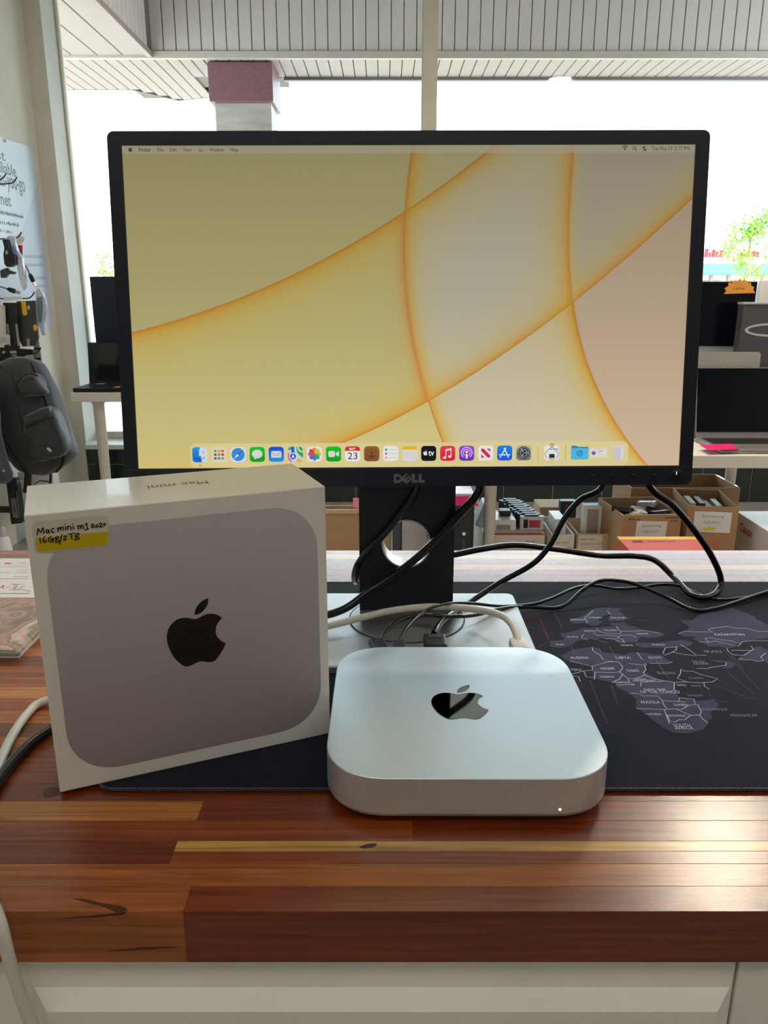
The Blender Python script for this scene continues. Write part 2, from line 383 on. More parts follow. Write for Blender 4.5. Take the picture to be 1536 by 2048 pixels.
# far side of the street
m_leaf = mat('sunlit_leaves', (120, 160, 44), 0.6, var=0.35, scale=3)
m_bark = mat('pale_bark', (150, 130, 105), 0.8)
def tree(name, label, x, y, h, w, n, seed, base=0.25):
    rnd = random.Random(seed); t = thing(name, label, 'tree' if h > 2 else 'shrub', (x, y, -1.05))
    mb = MB().tube(catmull([(x, y, -1.05), (x+0.05*w, y, -1.05+h*0.4), (x-0.03*w, y, -1.05+h*0.9)], 4), [0.012*h]*9 if h > 2 else 0.02, 6)
    for k in range(9):
        a = rnd.uniform(0, 2*PI); z = -1.05+h*rnd.uniform(0.3, 0.75)
        mb.tube([(x, y, z), (x+math.cos(a)*w*0.35, y+math.sin(a)*w*0.35, z+h*0.18)], [0.004*h, 0.003], 5)
    obj('trunk', mb, m_bark, t)
    mb = MB(); cl = [(rnd.gauss(0, 0.26)*w, rnd.gauss(0, 0.22)*w, h*(base+rnd.random()*(0.95-base))) for _ in range(26)]
    for k in range(n):
        c = rnd.choice(cl); tp = 1.15-0.75*max(0, (c[2]/h-base)/(1-base))
        p = Vector((x+c[0]*tp+rnd.gauss(0, 0.06)*w, y+c[1]*tp+rnd.gauss(0, 0.06)*w, -1.05+c[2]+rnd.gauss(0, 0.04)*h))
        s_ = rnd.uniform(0.02, 0.045)*h*0.55; R = Euler((rnd.uniform(-1, 1), rnd.uniform(-1, 1), rnd.uniform(0, 6))).to_matrix()
        mb.add([p+R @ Vector(q)*s_ for q in ((-1, 0, 0), (0, -0.45, 0.1), (1.1, 0, 0), (0, 0.45, 0.1))], [(0, 1, 2, 3)])
    obj('foliage', mb, m_leaf, t)
tree('young_tree', 'young bright green tree across the lot, at the right edge of the window', 10.6772, 24, 3.6, 2.3, 1900, 3)
tree('roadside_shrub', 'low yellow-green shrub beyond the lot above the dark left-hand screen', -8.2673, 24, 2.6, 1.7, 1500, 5, 0.1)
# far shop row across the street
fb = thing('far_shop', 'pale far shop front with red lettering and blue awning across the lot', 'building', (24, 60, -1.05))
XF0 = 20.7202; XF1 = XF0+16
obj('wall', MB().box2((XF0, 60, -1.05), (XF1, 66, 3.6)), mat('far_white_wall', (240, 238, 232), 0.8), fb)
aw = MB().prism([(58.9, 1.62), (60.0, 2.3), (60.0, 2.1), (58.9, 1.45)], lambda a, b: (XF0, a, b), lambda a, b: (XF0+7.5, a, b)); obj('awning', aw, mat('sky_blue_awning', (70, 120, 150), 0.7), fb)
for k in range(6): obj('post', MB().box2((XF0+0.4+k*1.25, 58.95, -1.05), (XF0+0.62+k*1.25, 59.2, 1.5), 0.02), mat('far_tan_post', (120, 96, 80), 0.8), fb)
for k in range(4): obj('shop_window', MB().box2((XF0+0.8+k*1.9, 59.96, -0.4), (XF0+2.2+k*1.9, 60.0, 1.1)), mat('far_window', (80, 72, 72), 0.4), fb)
mb = MB(); m_rl = mat('red_sign_letters', (170, 30, 44), 0.6); rnd = random.Random(2)
xx = 23.3977
for k in range(10):
    if k == 5: xx += 1.2
    w_ = rnd.uniform(0.14, 0.26); hh = rnd.uniform(0.3, 0.6)
    o = obj('sign_letter', MB().box2((xx, 59.86, 2.75), (xx+w_, 59.99, 2.75+hh), 0.02), m_rl, fb); xx += w_+0.07

# ================================================================ counter
CF = 0.370; CB = 1.021; CT = 0.0365; CL = -1.15; CR = 1.25
# varnished block wood: grain runs along x, each stave carries its own tone
m_wood = bpy.data.materials.new('varnished_block_wood'); m_wood.use_nodes = True
nt = m_wood.node_tree; N = nt.nodes; L = nt.links; b = N['Principled BSDF']
oi = N.new('ShaderNodeObjectInfo'); tc = N.new('ShaderNodeTexCoord'); ad = N.new('ShaderNodeVectorMath'); ad.operation = 'ADD'
cmb = N.new('ShaderNodeCombineXYZ'); ml = N.new('ShaderNodeMath'); ml.operation = 'MULTIPLY'; ml.inputs[1].default_value = 13.0
L.new(oi.outputs['Random'], ml.inputs[0])
for k in range(3): L.new(ml.outputs[0], cmb.inputs[k])
L.new(tc.outputs['Object'], ad.inputs[0]); L.new(cmb.outputs[0], ad.inputs[1])
mp = N.new('ShaderNodeMapping'); mp.inputs['Scale'].default_value = (4.0, 110.0, 110.0); L.new(ad.outputs[0], mp.inputs[0])
nz = N.new('ShaderNodeTexNoise'); nz.inputs['Scale'].default_value = 2.2; nz.inputs['Detail'].default_value = 7; nz.inputs['Distortion'].default_value = 0.7; L.new(mp.outputs[0], nz.inputs['Vector'])
cr = N.new('ShaderNodeValToRGB'); cr.color_ramp.elements[0].position = 0.30; cr.color_ramp.elements[0].color = (0.55, 0.50, 0.46, 1); cr.color_ramp.elements[1].position = 0.72; cr.color_ramp.elements[1].color = (1.18, 1.18, 1.16, 1)
L.new(nz.outputs[0], cr.inputs[0])
mp2 = N.new('ShaderNodeMapping'); mp2.inputs['Scale'].default_value = (2.0, 14.0, 14.0); L.new(ad.outputs[0], mp2.inputs[0])
n2 = N.new('ShaderNodeTexNoise'); n2.inputs['Scale'].default_value = 1.6; n2.inputs['Detail'].default_value = 3; L.new(mp2.outputs[0], n2.inputs['Vector'])
cr2 = N.new('ShaderNodeValToRGB'); cr2.color_ramp.elements[0].position = 0.22; cr2.color_ramp.elements[0].color = (0.45, 0.40, 0.38, 1); cr2.color_ramp.elements[1].position = 0.42; cr2.color_ramp.elements[1].color = (1, 1, 1, 1); L.new(n2.outputs[0], cr2.inputs[0])
mx = N.new('ShaderNodeMix'); mx.data_type = 'RGBA'; mx.blend_type = 'MULTIPLY'; mx.inputs[0].default_value = 1; L.new(oi.outputs['Color'], mx.inputs[6]); L.new(cr.outputs[0], mx.inputs[7])
mx2 = N.new('ShaderNodeMix'); mx2.data_type = 'RGBA'; mx2.blend_type = 'MULTIPLY'; mx2.inputs[0].default_value = 1; L.new(mx.outputs[2], mx2.inputs[6]); L.new(cr2.outputs[0], mx2.inputs[7])
L.new(mx2.outputs[2], b.inputs['Base Color'])
b.inputs['Roughness'].default_value = 0.27; b.inputs['Specular IOR Level'].default_value = 0.5; b.inputs['Coat Weight'].default_value = 0.6; b.inputs['Coat Roughness'].default_value = 0.19; b.inputs['Coat IOR'].default_value = 1.5
geo = N.new('ShaderNodeNewGeometry'); n3 = N.new('ShaderNodeTexNoise'); n3.inputs['Scale'].default_value = 300; n3.inputs['Detail'].default_value = 5; n3.inputs['Roughness'].default_value = 0.7
mp3 = N.new('ShaderNodeMapping'); mp3.inputs['Scale'].default_value = (0.5, 2.2, 1.0); L.new(geo.outputs['Position'], mp3.inputs[0]); L.new(mp3.outputs[0], n3.inputs['Vector'])
bp = N.new('ShaderNodeBump'); bp.inputs['Strength'].default_value = 0.08; bp.inputs['Distance'].default_value = 0.002; L.new(n3.outputs[0], bp.inputs['Height']); L.new(bp.outputs[0], b.inputs['Normal']); bp2 = N.new('ShaderNodeBump'); bp2.inputs['Strength'].default_value = 0.045; bp2.inputs['Distance'].default_value = 0.002; L.new(n3.outputs[0], bp2.inputs['Height']); L.new(bp2.outputs[0], b.inputs['Coat Normal'])
ctop = thing('countertop', 'varnished reddish block wood countertop made of glued staves', 'countertop', (0, 0.7, -CT))
TONE = {'red': (150, 73, 26), 'deep': (128, 55, 17), 'orange': (170, 94, 36), 'tan': (194, 126, 56), 'pale': (210, 158, 80), 'brown': (114, 56, 22)}
rnd = random.Random(11)
def stave(x0, x1, y0, y1, tone, jitter=0.12):
    o = obj('stave', MB().box2((x0, y0, -CT), (x1, y1, rnd.uniform(-0.00012, 0.0)), 0.00025), m_wood, ctop, origin=((x0+x1)/2, (y0+y1)/2, -CT/2))
    c = lin(TONE[tone]); f = 1+rnd.uniform(-jitter, jitter); o.color = (c[0]*f, c[1]*f*rnd.uniform(0.94, 1.06), c[2]*f, 1)
J1 = -0.1159; J2 = -0.1342; J3 = -0.1266
stave(CL, -0.62, 0.370, 0.390, 'red'); stave(-0.62, J1, 0.370, 0.390, 'orange', 0.02); stave(J1, 0.42, 0.370, 0.390, 'deep', 0.02); stave(0.42, CR, 0.370, 0.390, 'red')
stave(CL, -0.5, 0.390, 0.409, 'orange'); stave(-0.5, 0.55, 0.390, 0.409, 'orange', 0.02); stave(0.55, CR, 0.390, 0.409, 'red')
stave(CL, J2, 0.409, 0.430, 'deep', 0.02); stave(J2, 0.7, 0.409, 0.4205, 'red', 0.02); stave(J2, 0.6, 0.4205, 0.430, 'pale', 0.02); stave(0.7, CR, 0.409, 0.4205, 'red'); stave(0.6, CR, 0.4205, 0.430, 'tan')
stave(CL, -0.45, 0.430, 0.4503, 'tan'); stave(-0.45, 0.0192, 0.430, 0.4503, 'red', 0.02); stave(0.0192, CR, 0.430, 0.4503, 'deep', 0.02)
stave(CL, J3, 0.4503, 0.4712, 'tan', 0.02); stave(J3, 0.3, 0.4503, 0.4712, 'deep', 0.02); stave(0.3, CR, 0.4503, 0.4712, 'orange')
y = 0.4712; rr = 0
forced = {1: 'pale', 5: 'tan', 8: 'pale', 11: 'tan'}
while y < CB-0.001:
    y1 = min(y+0.0205, CB) if CB-y > 0.03 else CB
    x = CL-rnd.uniform(0, 0.0)
    first = True
    while x < CR:
        x1 = x+rnd.uniform(0.25, 0.65)
        if x1 > CR-0.15: x1 = CR
        stave(x, x1, y, y1, rnd.choice(['red', 'red', 'deep', 'orange', 'orange', 'tan', 'brown', 'pale'] if rr % 3 else ['red', 'deep', 'orange', 'red']))
        x = x1
    y = y1; rr += 1
m_knot = mat('dark_knot_wood', (84, 41, 18), 0.35, var=0.3, scale=80)
for kn in ([(-.1834,.38),(-.1742,.3791),(-.1629,.3759),(-.1536,.3742),(-.1488,.3719),(-.1486,.3693),(-.1533,.3691),(-.1585,.3715),(-.1652,.3742),(-.1734,.3767)], [(-.0158,.4243),(-.0107,.4269),(-.0049,.4274),(-.0063,.4243),(-.013,.4227)], [(-.2421,.4853),(-.2356,.487),(-.2295,.482),(-.2316,.4771),(-.2377,.4746),(-.2424,.4787)]):
    obj('knot', MB().prism([(q.x, q.y) for q in catmull([Vector((a, c, 0)) for a, c in kn], 3, True)], lambda a, c: (a, c, 0.00004), lambda a, c: (a, c, 0.00010)), m_knot, ctop)
for kn in ([(-.1909,-.0052),(-.1741,-.0035),(-.1493,-.0007),(-.1485,-.0012),(-.1523,-.0024),(-.1713,-.0045)], [(-.162,-.0283),(-.1427,-.0254),(-.1222,-.0249),(-.1215,-.0256),(-.1311,-.0267),(-.1488,-.0277)]):
    obj('knot', MB().prism(kn, lambda a, c: (a, 0.36995, c), lambda a, c: (a, 0.36985, c)), m_knot, ctop)
# white cabinet below
m_cab = mat('off_white_cabinet_paint', (248, 245, 238), 0.42, var=0.04, scale=10, bump=0.12, bscale=40)
cab = thing('counter_cabinet', 'off-white painted cabinet with moulded drawer fronts under the counter', 'cabinet', (0, 0.7, FZ))
obj('body', MB().box2((CL+0.03, 0.40, FZ), (CR-0.03, CB-0.03, -CT-0.001)), m_cab, cab)
GX = 0.2135; GL = GX-0.62
def drawer(x0, x1, px0, px1):
    """flat rail round a raised field with sloping sides; px0..px1 is the field"""
    z1 = -CT-0.003; z0 = -0.25; zt = -0.0634; ze = -0.0691
    mb = MB().box2((x0, 0.378, z0), (x1, 0.399, z1), 0.0015)
    o = obj('drawer_front', mb, m_cab, cab)
    a = [(px0, 0.3782, z0+0.03), (px1, 0.3782, z0+0.03), (px1, 0.3782, zt), (px0, 0.3782, zt)]
    s_ = 0.012; bq = [(px0+s_, 0.366, z0+0.03+s_), (px1-s_, 0.366, z0+0.03+s_), (px1-s_, 0.366, ze), (px0+s_, 0.366, ze)]
    obj('raised_panel', MB().loft([a, bq]), m_cab, o)
drawer(GL, GX-0.001, -0.2131, 0.2107)
drawer(GX+0.001, CR-0.03, GX+0.04, CR-0.07); drawer(CL+0.03, GL-0.002, CL+0.07, GL-0.04)

# ================================================================ desk mat with world map
MZ = 0.003
m_mat = mat('black_cloth_mat', (24, 28, 41), 0.85, var=0.12, scale=120, bump=0.25, bscale=900, spec=0.15, sheen=0.04)
m_land = mat('dusky_violet_print', (68, 68, 94), 0.85, var=0.12, scale=60, spec=0.2)
m_line = mat('pale_map_line_print', (206, 208, 226), 0.8, var=0.1, spec=0.2)
m_faint = mat('faint_map_line_print', (96, 100, 118), 0.85, spec=0.2)
m_pink = mat('dark_pink_print', (112, 36, 62), 0.85, spec=0.2)
MX_0 = -0.2061; MX_1 = MX_0+0.9; MY_0 = 0.4815; MY_1 = 0.8915
dm = thing('desk_mat', 'black cloth desk mat printed with a violet world map', 'desk mat', ((MX_0+MX_1)/2, (MY_0+MY_1)/2, 0))
pts = rrect(MX_1-MX_0, MY_1-MY_0, 0.012, 5, (MX_0+MX_1)/2, (MY_0+MY_1)/2)
obj('mat_cloth', MB().prism(pts, lambda a, b: (a, b, 0.0003), lambda a, b: (a, b, MZ)), m_mat, dm)
# stitched rim: a thin cord of thread all round
pp = [(a, b, MZ-0.0009) for a, b in pts]; pp.append(pp[0])
obj('stitched_edge', MB().tube(pp, 0.0013, 6, cap=False), mat('black_thread', (26, 32, 36), 0.7, var=0.3, scale=400, bump=0.8, bscale=700, sheen=0.3), dm, True)
def fz(h): return lambda a, b: (a, b, h)
mb = MB()
LAND = [
[(.2005,.779),(.2088,.7828),(.2182,.7896),(.2286,.8025),(.2376,.8096),(.2502,.8117),(.2616,.8096),(.2658,.8076),(.2603,.8025),(.263,.7926),(.2633,.7857),(.2671,.7828),(.257,.7752),(.2442,.7733),(.2416,.7752),(.2424,.7809),(.2493,.7916),(.243,.7916),(.2362,.7838),(.2306,.7771),(.2347,.7723),(.2299,.7686),(.2286,.764),(.2211,.7612),(.2175,.7649),(.2148,.7695),(.209,.7677),(.2029,.7677),(.2002,.7723)],
[(.1831,.7432),(.1894,.745),(.1975,.7477),(.2055,.753),(.2084,.7557),(.2167,.7557),(.2264,.7585),(.2395,.7594),(.2458,.7603),(.2408,.764),(.2424,.7695),(.2493,.7695),(.2575,.7714),(.2585,.7621),(.2648,.7603),(.2688,.7539),(.2734,.7494),(.288,.7441),(.2897,.7406),(.285,.7354),(.2743,.732),(.268,.7328),(.2627,.7345),(.2581,.7269),(.2566,.7235),(.2524,.7202),(.2471,.7218),(.2423,.7202),(.2382,.7185),(.2346,.7235),(.2297,.7294),(.2255,.7303),(.2201,.732),(.2173,.7294),(.223,.7235),(.2271,.7202),(.2221,.7202),(.2152,.7269),(.21,.7294),(.2066,.7277),(.2021,.7269),(.1958,.7252),(.1906,.7185),(.1834,.7119),(.1741,.7087),(.1675,.7111),(.1655,.7119),(.1683,.7252),(.1728,.726),(.1824,.7269),(.1836,.732),(.1817,.7371)],
[(.2527,.7202),(.2603,.7202),(.2726,.7202),(.2803,.7218),(.287,.7243),(.2963,.726),(.3046,.7269),(.3114,.7218),(.3068,.7136),(.2904,.7095),(.2758,.7087),(.2647,.7095),(.2573,.7087),(.2517,.7136)],
[(.1713,.691),(.1872,.7053),(.2077,.7109),(.2142,.7075),(.2143,.6986),(.2218,.6975),(.2348,.6931),(.2413,.6986),(.2511,.6986),(.2708,.6931),(.2716,.6856),(.2744,.6765),(.2494,.6751),(.2471,.671),(.2474,.6669),(.2425,.6589),(.2518,.6419),(.2632,.6367),(.2597,.6256),(.2569,.6105),(.2689,.6079),(.2698,.6045),(.2864,.6071),(.287,.5969),(.2751,.5866),(.2727,.5766),(.2671,.5719),(.2656,.5675),(.2581,.5589),(.2442,.5526),(.2322,.5537),(.2267,.5612),(.2217,.5742),(.2201,.5832),(.2141,.5927),(.217,.6019),(.2191,.6071),(.2164,.6179),(.2079,.6284),(.2093,.6348),(.2069,.6376),(.1989,.6414),(.1921,.6452),(.1944,.6593),(.1974,.671),(.1744,.6824)],
[(.3041,.742),(.3114,.7477),(.3188,.7525),(.3222,.7593),(.3212,.7632),(.3186,.7763),(.3331,.7773),(.3429,.7897),(.3631,.8025),(.3891,.8134),(.3939,.8047),(.3995,.7961),(.4039,.7855),(.4019,.7793),(.4085,.7652),(.4369,.7632),(.4223,.7345),(.3922,.7309),(.3721,.7263),(.3627,.7227),(.3561,.72),(.3477,.7095),(.3409,.7077),(.3346,.713),(.3232,.7112),(.3221,.72),(.3185,.7227),(.3138,.7309),(.32,.7327),(.3171,.7355),(.3097,.7345),(.3059,.7392)],
[(.3505,.6933),(.3621,.7009),(.3676,.7095),(.3753,.713),(.3774,.706),(.3926,.706),(.3872,.6858),(.3728,.673),(.3652,.6746),(.3642,.681),(.3568,.6794),(.3531,.6826),(.3409,.6834),(.3457,.6875)],
[(.3143,.6834),(.3258,.681),(.3325,.6794),(.3342,.673),(.3257,.6651),(.3178,.6651),(.324,.6714),(.326,.6769),(.3186,.6777)],
]
for pl in LAND: mb.poly([(a, b, 0.00315) for a, b in pl])
obj('land_print', mb, m_land, dm)
mb = MB()
LINES = [
[(.1782,.68),(.1964,.6693),(.2158,.6789),(.2234,.6779),(.2472,.6714),(.2487,.6714),(.2482,.6822)], [(.1964,.6693),(.1954,.6619),(.1862,.6598),(.174,.6536)],
[(.2234,.6779),(.2252,.6703),(.2241,.665),(.2191,.6577),(.2106,.6567),(.1963,.6577),(.1921,.6436)], [(.2191,.6577),(.2233,.6446),(.2291,.6446),(.2408,.6516),(.241,.6567),(.2451,.6619),(.2467,.6714)],
[(.2408,.6516),(.2462,.6446),(.2628,.6376),(.2716,.6386),(.286,.6367),(.2976,.6386),(.3052,.6446),(.2931,.6526),(.2878,.6588),(.2794,.6598)], [(.2794,.6598),(.2785,.664),(.2746,.6546),(.2685,.6455),(.2745,.6386)],
[(.2205,.6526),(.2145,.6436),(.2066,.6376)], [(.2233,.6446),(.2222,.6376),(.2252,.6338)], [(.2304,.6309),(.2326,.6376),(.2446,.6396),(.2531,.6396)],
[(.2095,.6328),(.2132,.6328),(.221,.6338),(.2254,.6328)], [(.2162,.6177),(.2235,.6177),(.2266,.6131),(.2339,.6131),(.2398,.6131),(.2407,.605),(.2545,.6032),(.26,.6023)],
[(.2624,.6367),(.2576,.6233),(.2616,.6214)], [(.2545,.6032),(.2575,.6103),(.2692,.6076),(.2671,.5996)], [(.2141,.5918),(.2369,.5901),(.2478,.591),(.2519,.5901),(.2619,.5979),(.2699,.5979)],
[(.2407,.605),(.2395,.5961),(.2403,.591)], [(.2371,.5893),(.2339,.5678)], [(.2366,.5817),(.2355,.571),(.2395,.5702),(.2444,.5742),(.2484,.5734),(.2552,.58),(.2645,.5817),(.2677,.5875),(.2684,.5961)],
[(.2633,.5808),(.2642,.5742),(.2654,.5686)], [(.2893,.6367),(.2874,.6309),(.2894,.6252)], [(.2478,.591),(.2544,.5825),(.2564,.5808)],
[(.1731,.6496),(.1788,.6496),(.1783,.6396)], [(.1862,.6598),(.186,.6476),(.1937,.6476)],
[(.3041,.7418),(.3133,.7484),(.3245,.7465),(.3341,.7465),(.3421,.7465),(.3392,.7513),(.3432,.7552),(.3622,.76),(.3715,.7552),(.38,.7561),(.3889,.7475),(.3998,.7475)], [(.3184,.7225),(.3266,.7216),(.3362,.7243),(.3421,.7198),(.3537,.7127),(.3619,.7225),(.3724,.7252),(.3892,.7252)],
[(.3277,.7216),(.3275,.7307),(.3349,.7325),(.3408,.7279),(.3522,.7252),(.3541,.7207),(.3599,.7198)], [(.2975,.7163),(.3013,.7058),(.304,.6931),(.3134,.6923)], [(.2917,.711),(.2885,.7041),(.2829,.699),(.273,.6923),(.2732,.6973),(.2797,.7093),(.2917,.711)],
[(.2836,.699),(.2931,.6939),(.3033,.6914)], [(.34,.7075),(.3386,.7007),(.3406,.6931),(.35,.6923),(.3659,.7058),(.366,.7127)], [(.3263,.6767),(.3236,.6712),(.3067,.6665),(.3047,.6649),(.2939,.6649)], [(.2532,.6752),(.27,.6752),(.2755,.6784)],
[(.3456,.6873),(.3408,.6832),(.353,.6824),(.3567,.6792),(.3641,.6808),(.3649,.6889),(.374,.6973)], [(.3427,.7032),(.3617,.7032)],
[(.2185,.7845),(.2173,.7826),(.2185,.775),(.2163,.7693)], [(.2185,.7845),(.2239,.7904),(.2319,.8033)], [(.2476,.8023),(.248,.7923)], [(.2229,.7537),(.2242,.7474),(.2312,.743),(.2426,.7413),(.2468,.7457),(.2454,.751),(.2458,.7601)],
[(.2174,.7439),(.2195,.7378),(.23,.7386),(.2408,.7352),(.2448,.7386),(.2544,.7386),(.2579,.7335)], [(.2061,.7404),(.2022,.7335),(.2066,.7275)], [(.2476,.7483),(.2633,.7483),(.2728,.7501),(.2858,.743)], [(.2483,.6981),(.2484,.6744)],
[(.2072,.7101),(.2058,.7021),(.2104,.6926),(.2107,.6834),(.2158,.6796),(.2038,.6729)], [(.2158,.6796),(.2236,.6781),(.2398,.6729)], [(.2255,.73),(.235,.73),(.2374,.7233),(.2441,.7216)], [(.2408,.7352),(.2384,.7317),(.2427,.7292),(.2427,.7216)],
]
for ln in LINES: stroke(mb, ln, 0.00032, fz(0.00322), k=1)
FAINT = [[(.1872,.6412),(.183,.5674)], [(.2047,.6345),(.2003,.5969)], [(.2604,.6824),(.2607,.6372)], [(.2983,.6319),(.316,.6115)], [(.188,.7983),(.1875,.7564)], [(.2252,.7133),(.2236,.6804)], [(.1873,.7166),(.1865,.6774)], [(.3393,.7058),(.3368,.6626)], [(.2615,.6824),(.261,.6618)], [(.1946,.8033),(.2105,.8033)], [(.2696,.7759),(.2842,.7759)], [(.2725,.825),(.2913,.825)], [(.2837,.608),(.2968,.6025)], [(.311,.6094),(.3261,.6086)], [(.3194,.6557),(.3255,.6165)], [(.336,.7177),(.3338,.6252)]]
obj('border_lines', mb, m_line, dm); mb = MB()
for ln in FAINT: stroke(mb, ln, 0.00022, fz(0.00318), m_faint, k=1)
obj('graticule_lines', mb, m_faint, dm); mb = MB()
for ln in [[(.1688,.7798),(.1678,.7526),(.1681,.729)]]: stroke(mb, ln, 0.0008, fz(0.0032), m_pink, k=1)
for ln in [[(.1514,.796),(.1695,.796)], [(.1471,.7039),(.1649,.721)], [(.147,.7797),(.1634,.781)]]: stroke(mb, ln, 0.0004, fz(0.0032), m_pink, k=1)
obj('pink_route_lines', mb, m_pink, dm)
NAMES = [  # text, centre on the mat, width, height
('NORWAY', (.2093,.7777), 0.0165), ('SWEDEN', (.2287,.7833), 0.0140), ('FINLAND', (.2538,.7829), 0.0165), ('GERMANY', (.215,.7486), 0.0130), ('POLAND', (.2366,.7506), 0.0130),
('FRANCE', (.1932,.7344), 0.0110), ('UKRAINE', (.267,.7418), 0.0125), ('TURKEY', (.2754,.7158), 0.0135), ('GREECE', (.243,.7147), 0.0120), ('SPAIN', (.1761,.7165), 0.0080),
('ALGERIA', (.1889,.6872), 0.0178), ('LIBYA', (.2313,.6872), 0.0140), ('EGYPT', (.2623,.6872), 0.0128), ('IRAN', (.3234,.7005), 0.0165), ('KAZAKHSTAN', (.3565,.7403), 0.0305),
('SAUDI', (.3007,.679), 0.0120), ('ARABIA', (.3013,.6746), 0.0145), ('SUDAN', (.2617,.6557), 0.0165), ('NIGER', (.21,.6647), 0.0132), ('CHAD', (.2322,.6605), 0.0112), ('MALI', (.1799,.6624), 0.0090),
('NIGERIA', (.2051,.6484), 0.0130), ('CENTRAL', (.234,.6438), 0.0110), ('AFRICAN REPUBLIC', (.2368,.641), 0.0210), ('DEM. REP.', (.2415,.6243), 0.0195), ('OF THE CONGO', (.2437,.6202), 0.0345), ('ANGOLA', (.2293,.6025), 0.0166), ('ZAMBIA', (.2541,.5978), 0.0122),
('NAMIBIA', (.2258,.5825), 0.0132), ('BOTSWANA', (.2445,.58), 0.0145), ('SOUTH', (.2431,.565), 0.0138), ('AFRICA', (.2434,.5611), 0.0148), ('MOZAMBIQUE', (.2801,.5904), 0.0215), ('MADAGASCAR', (.3005,.5807), 0.0225),
('TANZANIA', (.2724,.614), 0.0140), ('KENYA', (.2802,.6311), 0.0090), ('ETHIOPIA', (.2858,.6458), 0.0130), ('CAMEROON', (.2152,.6377), 0.0115), ('UGANDA', (.2674,.6327), 0.0085),
]
DIMT = {'IRAN', 'SUDAN', 'SAUDI', 'ARABIA', 'MADAGASCAR', 'TANZANIA', 'KENYA', 'ETHIOPIA', 'MOZAMBIQUE'}
m_dim = mat('dim_map_line_print', (140, 144, 164), 0.85, spec=0.2)
for s_, (a, c), w_ in NAMES:
    cap = min(0.0052, max(0.0032, w_/len(s_)*1.75))
    mb = MB(); put_text(mb, s_, fz(0.00325), a, c, w_, cap); obj('country_name', mb, m_dim if s_ in DIMT else m_line, dm)

# ================================================================ small computer
MXc, MYc, MYAW = 0.0583, 0.543, -0.004
m_al = mat('bead_blasted_aluminium', (222, 236, 248), 0.48, 0.88, var=0.012, scale=300)
m_blk = mat('black_plastic', (16, 17, 20), 0.45, var=0.05)
mini = thing('mini_computer', 'flat square silver desktop computer with rounded corners and mirrored fruit emblem', 'computer', (MXc, MYc, MZ), rot=(0, 0, MYAW))
def rsq(w, r, z, n=14): return [(a, b, z) for a, b in rrect(w, w, r, n, e=2.25)]
z0 = 0.0032; z1 = 0.0335
mb = MB().loft([rsq(0.190, 0.040, z0), rsq(0.1945, 0.0425, z0+0.0008), rsq(0.197, 0.044, z0+0.0034), rsq(0.197, 0.044, z1-0.0006), rsq(0.1960, 0.0436, z1)])
obj('aluminium_body', mb, m_al, mini, True, world=False, ang=24)
obj('round_foot', MB().lathe([(0.080, 0.0), (0.083, 0.001), (0.083, 0.0045)], (0, 0, 0), 48), m_blk, mini, True, world=False)
ec = (.0584,.5445); EX, EY = ec[0]-MXc, ec[1]-MYc
mb = MB(); put_emblem(mb, lambda a, b: (EX+a, EY+b, z1+0.00015), 0, 0, 0.0432)
m_mir = mat('black_mirror_emblem', (150, 150, 150), 0.04, 1.0, var=0.0)
obj('emblem', mb, m_mir, mini, world=False)
led = (.1172,.013)
m_led = emat((255, 255, 255), 2.0)
obj('status_light', MB().lathe([(0.0009, -0.0986), (0.0009, -0.0981)], (led[0]-MXc, 0, led[1]-MZ), 10, axis='y'), m_led, mini, world=False)
obj('port_panel', MB().box((0, 0.0983, 0.016), (0.15, 0.001, 0.018), 0.0003), m_blk, mini, world=False)

# ================================================================ white product carton
BLX, BLY = (-.2288,.476)
BW_, BH_, BD_ = 0.2012, 0.2038, 0.0855
m_card = mat('white_satin_card', (230, 227, 220), 0.38, var=0.015, scale=8, coat=0.15)
bx = thing('product_box', 'white square retail carton standing upright with grey printed computer and black fruit emblem', 'box', (BLX, BLY, MZ+0.0002), rot=(0, 0, math.radians(22.525)))
mb = MB().box2((0, 0, 0), (BW_, BD_, BH_), 0.0008); obj('carton', mb, m_card, bx, world=False)
# printed picture of the computer: a metallic grey tone, a touch darker to its lower right in the print
m_pr = bpy.data.materials.new('grey_metal_print'); m_pr.use_nodes = True
nt = m_pr.node_tree; N = nt.nodes; L = nt.links; b = N['Principled BSDF']; b.inputs['Roughness'].default_value = 0.42
tc = N.new('ShaderNodeTexCoord'); sx = N.new('ShaderNodeSeparateXYZ'); L.new(tc.outputs['Object'], sx.inputs[0])
mr = N.new('ShaderNodeMapRange'); mr.inputs['From Min'].default_value = 0.0; mr.inputs['From Max'].default_value = 0.2; L.new(sx.outputs['Z'], mr.inputs[0])
rp = N.new('ShaderNodeValToRGB'); rp.color_ramp.elements[0].color = (*lin((148, 140, 140)), 1); rp.color_ramp.elements[1].color = (*lin((196, 190, 192)), 1); L.new(mr.outputs[0], rp.inputs[0])
nz = N.new('ShaderNodeTexNoise'); nz.inputs['Scale'].default_value = 2500; L.new(tc.outputs['Object'], nz.inputs['Vector'])
mx = N.new('ShaderNodeMix'); mx.data_type = 'RGBA'; mx.blend_type = 'SOFT_LIGHT'; mx.inputs[0].default_value = 0.10; L.new(rp.outputs[0], mx.inputs[6]); L.new(nz.outputs[0], mx.inputs[7]); L.new(mx.outputs[2], b.inputs['Base Color'])
fr = lambda h: (lambda a, c: (a, -h, c))
PL_ = 0.0088; PR_ = 0.1942; PT_ = 0.1916; PB_ = 0.0108
mb = MB().poly([fr(0.00015)(a, c) for a, c in rrect(PR_-PL_, PT_-PB_, 0.036, 12, (PL_+PR_)/2, (PT_+PB_)/2, 2.2)])
pr = obj('computer_picture', mb, m_pr, bx, world=False); pr['label'] = 'grey printed picture of the computer with round corners'
